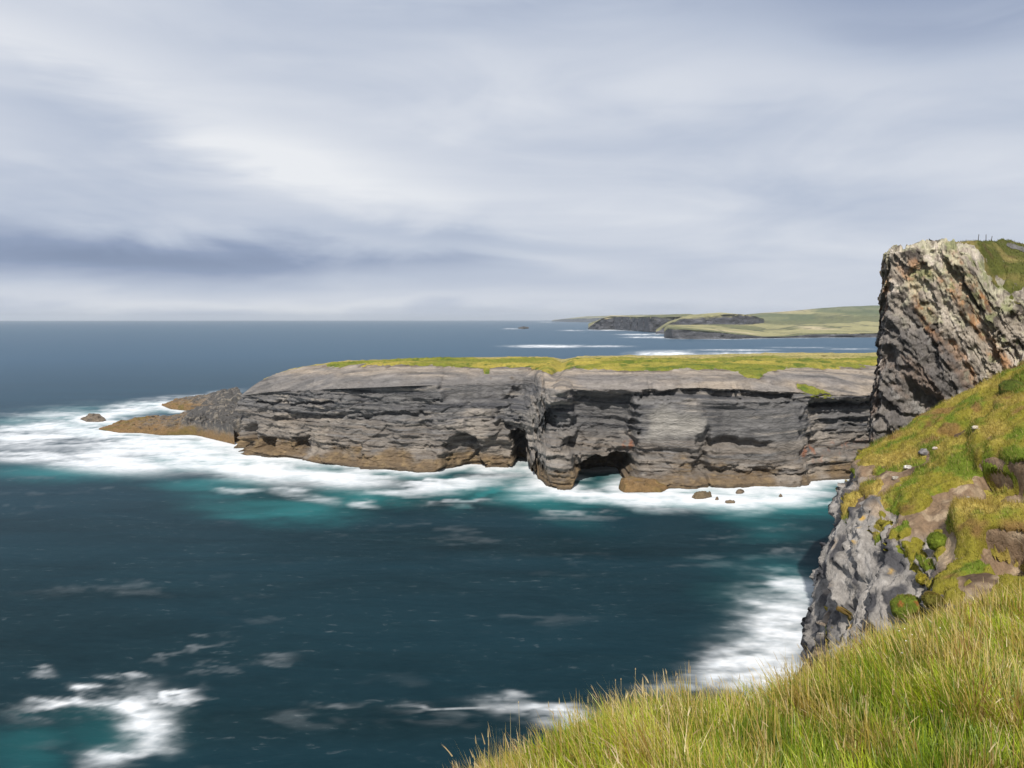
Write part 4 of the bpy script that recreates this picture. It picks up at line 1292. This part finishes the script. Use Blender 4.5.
def build_near():
    xs = np.concatenate([np.arange(-22, -3, 0.5), np.arange(-3, 12, 0.07), np.arange(12, 30, 0.5)])
    ys = np.concatenate([np.arange(-14, 1.5, 0.5), np.arange(1.5, 13.5, 0.07), np.arange(13.5, 26, 0.4)])
    X, Y = np.meshgrid(xs, ys, indexing='ij')
    Z, s = near_z(X, Y)
    P = np.stack([X, Y, Z], -1)
    c = mixc(solid(Z.shape, (0.055, 0.062, 0.014)), (0.115, 0.085, 0.035), sstep(0, 0.6, fbm(P, 1.2, 4, 610)))
    c = mixc(c, (0.12, 0.115, 0.11), sstep(2.5, 4.0, s))
    g = grid_obj('grass_slope', P, M['ground'], {'col': c})
    tag(g, 'near grassy clifftop slope under the long grass at the bottom right', 'slope', kind='structure')
    # roots
    r = np.random.default_rng(4)
    n0 = 520000
    x = r.uniform(-1.8, 11.5, n0); y = r.uniform(2.0, 13.0, n0)
    z, s = near_z(x, y)
    d = np.hypot(x, y)
    keep = (s < 1.1) & (np.abs(np.arctan2(x, y)) < math.radians(44))
    ppx, ppy = proj(np.stack([x, y, z], -1))
    keep &= (ppy < 980) & (ppx < 1180) & (ppx > 380)
    dens = np.clip(5.6 / d, 0.35, 1.0) ** 1.3
    keep &= r.random(n0) < dens * 0.98
    x, y, z, s, d = x[keep], y[keep], z[keep], s[keep], d[keep]
    # the rest of the clifftop, beside and behind the viewpoint, a little thinner
    x2 = r.uniform(-9, 13, 90000); y2 = r.uniform(-6, 14, 90000)
    z2, s2 = near_z(x2, y2)
    qx, qy = proj(np.stack([x2, y2, z2], -1))
    k2 = (s2 < 1.1) & ~((x2 > -1.8) & (x2 < 11.5) & (y2 > 2.0) & (y2 < 13.0) & (qy < 980) & (qx < 1180) & (qx > 380))
    x = np.append(x, x2[k2]); y = np.append(y, y2[k2]); z = np.append(z, z2[k2]); s = np.append(s, s2[k2])
    d = np.append(d, np.full(k2.sum(), 14.0))
    n = len(x)
    p = np.stack([x, y, 0 * x], -1)
    cl = fbm(p, 0.9, 3, 620)
    cl2 = fbm(p, 2.5, 3, 621)
    big = vnoise(p, 0.33, 622)
    _, _, cid = voro(p + 0.25 * np.stack([vnoise(p, 2.0, 624), vnoise(p, 2.0, 625), 0 * x], -1), (2.6, 2.6, 1), 626)
    _, _, cid2 = voro(p, (5.5, 5.5, 1), 627)
    edge = sstep(-0.8, 0.6, s)
    straw = r.random(n) < np.clip(0.09 + 0.24 * cl + 0.20 * (cid - 0.3) + 0.45 * (cid > 0.85) + 0.25 * edge + 0.13 * sstep(3.5, 7, x), 0.06, 0.85)
    green = lerp(np.array([0.115, 0.195, 0.012]), np.array([0.45, 0.52, 0.028]), np.clip(0.5 + 0.4 * cl2 + 0.35 * big + 0.5 * (cid2 - 0.5) + r.normal(0, 0.25, n), 0, 1)[:, None])
    dry = lerp(np.array([0.48, 0.36, 0.07]), np.array([0.66, 0.54, 0.26]), r.random(n)[:, None] ** 1.5)
    rust = np.array([0.31, 0.19, 0.065])
    dry = np.where((r.random(n) < 0.10 + 0.2 * (cid > 0.88))[:, None], rust, dry)
    green = green * (0.72 + 0.55 * cid2)[:, None]
    cols = np.where(straw[:, None], dry, green)
    L = r.uniform(0.15, 0.42, n) * (0.72 + 0.35 * cl + 0.6 * cid) * np.where(straw, 1.05, 0.9) * (1 - 0.25 * edge)
    lean = np.clip(r.normal(0.50, 0.24, n) + 0.22 * cl2 + 0.35 * (cid2 - 0.5) - 0.15 * edge, 0.03, np.where(s > -0.5, 0.62, 0.95))
    ang = math.radians(165) + 0.8 * big + 0.9 * vnoise(p, 1.1, 623) + 2.8 * (cid - 0.5) + 1.2 * (cid2 - 0.5)
    ld = np.stack([np.cos(ang), np.sin(ang)], -1)
    o = blades('long_grass', np.stack([x, y, z - 0.02], -1), L, r.uniform(0.0045, 0.0115, n) * np.clip(d / 6, 0.8, 2.2), ld, lean, cols, None, seg=4, spread=0.6,
               label='long green and straw coloured grass blowing on the near slope', cat='grass')
    tip, prev = o_tips['long_grass']
    pick = straw & (r.random(n) < 0.10)
    tp = tip[pick]; dv = tp - prev[pick]
    dv /= np.maximum(np.linalg.norm(dv, axis=1, keepdims=True), 1e-6)
    m = len(tp)
    hl = r.uniform(0.04, 0.10, m)
    hd = lerp(np.array([0.44, 0.32, 0.17]), np.array([0.66, 0.55, 0.34]), r.random(m)[:, None])
    hxy = np.linalg.norm(dv[:, :2], axis=1)
    for q in range(2):
        h = blades('seed_heads', tp - dv * 0.02, hl, r.uniform(0.004, 0.0075, m), dv[:, :2] / np.maximum(hxy, 1e-3)[:, None], np.clip(hxy, 0, 0.97), hd, o, seg=3, curl=0.2, spread=0.15)



build_near()


# ================================================================== small things on the land
def on_sheet(P, px, py, tol=2.5):
    """the nearest visible point of a sheet under a picture position"""
    a, b = proj(P)
    d = np.hypot(a - px, b - py)
    m = d < tol
    while not m.any():
        tol *= 1.6
        m = d < tol
    dist = np.where(m, np.linalg.norm(P - [0, 0, H], axis=-1) + d * 0.05, 1e9)
    return P.reshape(-1, 3)[np.argmin(dist)].copy()


def near_hit(px, py):
    dx, dy, dz = ray(px, py)
    t = np.linspace(1.5, 16, 1500)
    x, y, z = dx * t, dy * t, H + dz * t
    g, s = near_z(x, y)
    if not (z < g).any(): return near_hit(px, py + 4)
    k = np.argmax(z < g)
    return np.array([x[k], y[k], g[k]])


def lump_mesh(name, c, rx, ry, rz, seed, mat, colfn, n=34, rough=0.25, parent=None, blocky=0.0, sink=0.35):
    th = np.linspace(0, 2 * math.pi, n * 2 + 1)[:-1]
    ph = np.linspace(0.02, math.pi - 0.02, n)
    T_, Ph = np.meshgrid(th, ph, indexing='ij')
    U = np.stack([np.cos(T_) * np.sin(Ph), np.sin(T_) * np.sin(Ph), np.cos(Ph)], -1)
    q = U * 1.0 + seed * 3.7
    d = 1 + rough * fbm(q, 1.6, 4, seed)
    if blocky:
        _, _, cc = voro(q, 1.5, seed + 1)
        d = d + blocky * (cc - 0.5)
    P = U * d[..., None] * np.array([rx, ry, rz]) + np.asarray(c) + [0, 0, rz * (1 - 2 * sink) * 0.5]
    return grid_obj(name, P, mat, {'col': colfn(P, U)}, parent, wrap=True), P


# ---- stones lying on the bluff
def stone_col(c):
    def f(P, U):
        return mixc(mixc(solid(P.shape[:2], c), np.array(c) * 0.55, sstep(0.0, 0.6, fbm(P, 6.0, 4, 71))), (0.34, 0.33, 0.22), 0.5 * sstep(0.25, 0.6, fbm(P, 4.0, 3, 72)))
    return f


for px, py, r, c, lab, sd in [
    (923, 452, 7.0, (0.19, 0.175, 0.175), 'rounded grey boulder half sunk in the turf of the bluff', 1),
    (907, 466, 4.2, (0.56, 0.53, 0.48), 'bright white stone below the grey boulder on the bluff', 2),
    (894, 477, 3.8, (0.44, 0.40, 0.34), 'cream stone at the left edge of the turf above the rock face', 3),
    (934, 447, 3.0, (0.48, 0.40, 0.37), 'small pinkish stone just right of the grey boulder', 4),
    (974, 427, 3.6, (0.46, 0.40, 0.32), 'pale angular stone in the upper soil scar', 7),
    (968, 496, 2.4, (0.30, 0.27, 0.26), 'little grey stone on bare soil under the turf bank', 10),
]:
    p = on_sheet(BLUFF_T, px, py)
    q = on_sheet(BLUFF_P, px, py)
    p = p if p[2] > q[2] else q
    d = np.linalg.norm(p - [0, 0, H])
    R_ = 0.8 * r * d / FP
    o, _ = lump_mesh('stone', p, R_, R_ * 0.85, R_ * 0.62, sd, M['rock_bluff'], stone_col(c), n=18, rough=0.22, blocky=0.35)
    tag(o, lab, 'stone', 'loose stones on the bluff')

# ---- cushions of thrift and moss
def cushion_col(a, b):
    def f(P, U):
        return mixc(mixc(solid(P.shape[:2], a), b, sstep(0.1, 0.6, fbm(P, 3.0, 4, 75))), np.array(a) * 1.6, sstep(0.2, 0.7, fbm(P, 14.0, 3, 76)))
    return f


for px, py, r, a, b, lab, sd in [
    (909, 606, 13, (0.105, 0.135, 0.018), (0.26, 0.11, 0.03), 'round green moss cushion with a rusty patch beside the long grass', 21),
    (923, 577, 5.0, (0.30, 0.25, 0.035), (0.20, 0.19, 0.03), 'small yellow moss cushion on dark rock above the round green one', 22),
    (934, 597, 7.5, (0.120, 0.110, 0.022), (0.20, 0.12, 0.035), 'olive brown moss cushion just right of the round green one', 23),
    (1012, 386, 10, (0.060, 0.080, 0.014), (0.14, 0.11, 0.03), 'dark green bushy tussock at the top right of the bluff', 24),
    (936, 538, 8.5, (0.120, 0.155, 0.018), (0.07, 0.09, 0.015), 'bright green moss mound at the lower edge of the soil scar', 25),
]:
    p = on_sheet(BLUFF_P, px, py + r * 0.7)
    d = np.linalg.norm(p - [0, 0, H])
    R_ = r * d / FP
    o, P_ = lump_mesh('moss_cushion', p + [0, 0, R_ * 0.25], R_, R_, R_ * 0.92, sd, M['turf_near'], cushion_col(a, b), n=40, rough=0.16)
    tag(o, lab, 'moss cushion', 'moss cushions on the bluff')
    ii = rng.integers(0, P_.shape[0], 2600); jj = rng.integers(0, int(P_.shape[1] * 0.72), 2600)
    up_ = P_[ii, jj] - (p + [0, 0, R_ * 0.25])
    rt = P_[ii, jj]
    ld = up_[:, :2] / R_
    cc = np.where((rng.random(2600) < 0.25)[:, None], np.array(b) * 1.3, np.array(a) * rng.uniform(0.8, 1.7, (2600, 1)))
    blades('leaf_tufts', rt, rng.uniform(0.03, 0.07, 2600), rng.uniform(0.008, 0.016, 2600), ld, np.full(2600, 0.6), cc, o, seg=2)

# ---- worn path, posts and a bird on top of the tall cliff
a_, b_ = proj(CLIFF_T)
pm = np.exp(-((b_ - np.interp(a_, [1006, 1016, 1030, 1060], [244.6, 247.5, 253, 262])) / 1.9) ** 2) * (a_ > 1007) * (a_ < 1075)
pm = pm * (np.arange(a_.shape[1]) > CLIFF_NC)[None] * (np.linalg.norm(CLIFF_T, axis=-1) < 125)
if (pm > 0.5).sum() > 8:
    Pp = CLIFF_T + np.array([0, 0, 0.06])
    pc = mixc(solid(a_.shape, (0.135, 0.13, 0.125)), (0.11, 0.10, 0.09), sstep(0, 0.6, fbm(Pp, 1.5, 3, 78)))
    o = grid_obj('path', Pp, M['turf_cliff'], {'col': pc}, None, pm > 0.5)
    tag(o, 'short stretch of worn grey path on top of the tall cliff', 'path', kind='structure')

M['post_wood'] = plain_mat('weathered_post', (0.07, 0.065, 0.06), 0.8, 0.3, 30.0, 0.01)
M['feather'] = plain_mat('dark_feathers', (0.030, 0.030, 0.034), 0.6, 0.4, 60.0, 0.005)


def tube(path, radii, n=8):
    path = np.asarray(path, float); radii = np.asarray(radii, float)
    T = np.gradient(path, axis=0); T /= np.linalg.norm(T, axis=1, keepdims=True)
    ref = np.array([0.31, 0.93, 0.2])
    A = np.cross(T, ref); A /= np.linalg.norm(A, axis=1, keepdims=True)
    B_ = np.cross(T, A)
    th = np.linspace(0, 2 * math.pi, n + 1)[:-1]
    V = path[:, None] + radii[:, None, None] * (np.cos(th)[None, :, None] * A[:, None] + np.sin(th)[None, :, None] * B_[:, None])
    V = np.concatenate([np.repeat(path[:1, None], n, 1), V, np.repeat(path[-1:, None], n, 1)], 0)
    return np.swapaxes(V, 0, 1)          # (around, along, 3)


def skyline(px, w=1.3):
    m = (np.abs(a_ - px) < w) & (CLIFF_T[..., 1] > 60)
    k = np.argmin(np.where(m, b_, 1e9))
    return CLIFF_T.reshape(-1, 3)[k].copy()


for px, h, lean, lab in [(979.3, 0.62, 0.05, 'leftmost thin weathered fence post on the cliff skyline'), (985.2, 0.70, -0.02, 'middle and tallest fence post on the cliff skyline'),
                         (992.5, 0.52, 0.06, 'rightmost short fence post on the cliff skyline')]:
    p = skyline(px)
    path = [p + [0, 0, -0.3], p + [lean * 0.4, 0, h * 0.5], p + [lean, 0, h * 0.9], p + [lean, 0, h * 0.97], p + [lean, 0, h]]
    o = grid_obj('fence_post', tube(path, [0.035, 0.034, 0.032, 0.03, 0.012]), M['post_wood'], None, wrap=True)
    tag(o, lab, 'post', 'fence posts on the skyline')

p = skyline(930.0)
body = tube(p + np.array([[0.16, 0, 0.10], [0.10, 0, 0.13], [0.02, 0, 0.17], [-0.06, 0, 0.22], [-0.10, 0, 0.27], [-0.12, 0, 0.31], [-0.135, 0, 0.345], [-0.16, 0, 0.35]]),
            [0.012, 0.03, 0.07, 0.075, 0.055, 0.042, 0.045, 0.02], 12)
bird = grid_obj('bird', body, M['feather'], None, wrap=True)
tag(bird, 'small dark bird perched on the rocky top of the tall cliff', 'bird')
for sy in (-1, 1):
    grid_obj('leg', tube(p + np.array([[-0.01, 0.03 * sy, 0.14], [0.0, 0.03 * sy, 0.07], [-0.01, 0.03 * sy, -0.05]]), [0.012, 0.008, 0.008], 6), M['feather'], None, bird, wrap=True)
    grid_obj('wing', tube(p + np.array([[-0.06, 0.06 * sy, 0.23], [0.02, 0.075 * sy, 0.18], [0.13, 0.04 * sy, 0.115]]), [0.02, 0.035, 0.008], 8), M['feather'], None, bird, wrap=True)
grid_obj('beak', tube(p + np.array([[-0.155, 0, 0.35], [-0.18, 0, 0.345], [-0.205, 0, 0.34]]), [0.016, 0.01, 0.003], 8), M['feather'], None, bird, wrap=True)

# ---- tall seed stalks standing above the long grass
M['straw'] = plain_mat('dry_stalk', (0.46, 0.37, 0.19), 0.7, 0.25, 60.0, 0.002)
M['seed_head'] = plain_mat('seed_head', (0.40, 0.30, 0.17), 0.9, 0.5, 150.0, 0.004)
M['petal'] = plain_mat('pale_petals', (0.80, 0.76, 0.72), 0.7, 0.15, 120.0, 0.002)


def stalk(name, base_px, base_py, top_px, top_py, head, r=0.0022, label=None, group=None, cat='grass stalk', flower=False):
    b = near_hit(base_px, base_py)
    head = head * 0.72
    x, yy, z = at_y(top_px, top_py, b[1] - 0.05)
    t = np.array([float(x), float(yy), float(z)])
    mid = 0.5 * (b + t) + [0.03 * (t[0] - b[0]), 0.0, 0.02 * np.linalg.norm(t - b)]
    k = np.linspace(0, 1, 9)[:, None]
    path = (1 - k) ** 2 * (b - [0, 0, 0.03]) + 2 * k * (1 - k) * mid + k ** 2 * t
    o = grid_obj(name, tube(path, np.linspace(r, r * 0.6, 9) * 0.62, 5), M['straw'], None, wrap=True)
    tag(o, label, cat, group)
    dirn = path[-1] - path[-2]; dirn /= np.linalg.norm(dirn)
    if flower:
        c = path[-1]
        side = np.cross(dirn, [0.2, -0.9, 0.3]); side /= np.linalg.norm(side); s2 = np.cross(dirn, side)
        V = []; f = []
        for q in range(6):
            an = q * math.pi / 3
            u = math.cos(an) * side + math.sin(an) * s2
            w = -math.sin(an) * side + math.cos(an) * s2
            i = len(V)
            V += [c, c + u * head * 0.6 + w * head * 0.42 + dirn * head * 0.3, c + u * head * 1.05 + dirn * head * 0.35, c + u * head * 0.6 - w * head * 0.42 + dirn * head * 0.3]
            f.append((i, i + 1, i + 2, i + 3))
        make_mesh('petals', np.array(V), np.array(f), M['petal'], None, o)
        grid_obj('flower_centre', tube(np.array([c - dirn * head * 0.5, c, c + dirn * head * 0.35]), [head * 0.25, head * 0.36, head * 0.15], 7), M['seed_head'], None, o, wrap=True)
    else:
        L = head
        kk = np.linspace(0, 1, 9)
        rad = 0.17 * L * np.sin(np.pi * np.clip(kk * 0.92 + 0.06, 0, 1)) ** 0.8 * (1 + 0.25 * np.sin(kk * 40))
        grid_obj('seed_head', tube(path[-1] + dirn * (kk[:, None] * L - 0.01), np.maximum(rad, 0.001), 8), M['seed_head'], None, o, wrap=True)
    return o


SG = 'seed stalks above the long grass'
for a in [
    (522, 745, 518.5, 702, 0.022, 'lone upright seed stalk at the far left of the long grass'),
    (634, 712, 635.5, 669, 0.026, 'tallest pale seed stalk standing on the crest against the dark water'),
    (622, 712, 621.0, 679, 0.024, 'right one of the twin upright seed stalks on the crest'),
    (616, 714, 615.5, 680, 0.024, 'left one of the twin upright seed stalks on the crest'),
    (676, 706, 666.5, 672, 0.030, 'leaning seed stalk where the crest dips towards the white surf'),
    (690, 704, 677.0, 674, 0.026, 'bent seed stalk just right of the leaning one at the crest dip'),
    (600, 722, 592.0, 695, 0.022, 'short seed stalk left of the twin stalks on the crest'),
    (570, 740, 569.0, 716, 0.022, 'upright seed stalk in front of the foam patch at the bottom'),
    (540, 752, 536.0, 724, 0.02, 'seed stalk between the lone left stalk and the foam patch'),
    (832, 690, 823.0, 664, 0.028, 'pale seed stalk in front of the foot of the grey rock face'),
    (735, 735, 700, 742, 0.045, 'drooping straw seed head lying over the green grass below the dip'),
    (960, 752, 942, 712, 0.045, 'long pale seed head leaning left at the bottom right'),
    (905, 720, 894, 690, 0.035, 'pale seed stalk in mid grass below the moss cushion'),
]:
    stalk('seed_stalk', *a[:5], label=a[5], group=SG)
for i, (px, py) in enumerate([(886, 634), (893, 640), (899, 631), (906, 641), (912, 635), (918, 644), (891, 651), (902, 653), (910, 657), (897, 662), (921, 631), (884, 659), (934, 637), (905, 629), (927, 650), (940, 628)]):
    stalk('white_flower', px + 3, py + 18, px, py, 0.013, 0.0012, 'small white flower on a thin stem in the grass under the grey rock face', 'white flowers in the grass', 'flower', True)


# ================================================================== the air
def build_haze():
    m, t = new_mat('sea_air')
    v = t.new('ShaderNodeVolumePrincipled')
    v.inputs['Color'].default_value = (0.86, 0.93, 1.0, 1)
    v.inputs['Density'].default_value = 5.0e-5
    v.inputs['Anisotropy'].default_value = 0.2
    t.out(v.outputs[0], vol=True)
    x, y0, y1, z0, z1 = 24000, -24000, 24000, -30, 135
    V = [(-x, y0, z0), (x, y0, z0), (x, y1, z0), (-x, y1, z0), (-x, y0, z1), (x, y0, z1), (x, y1, z1), (-x, y1, z1)]
    f = [(0, 3, 2, 1), (4, 5, 6, 7), (0, 1, 5, 4), (1, 2, 6, 5), (2, 3, 7, 6), (3, 0, 4, 7)]
    o = make_mesh('haze', np.array(V), np.array(f), m, smooth=False)
    o['kind'] = 'stuff'
    o['label'] = 'thin sea haze over the whole bay'


build_haze()
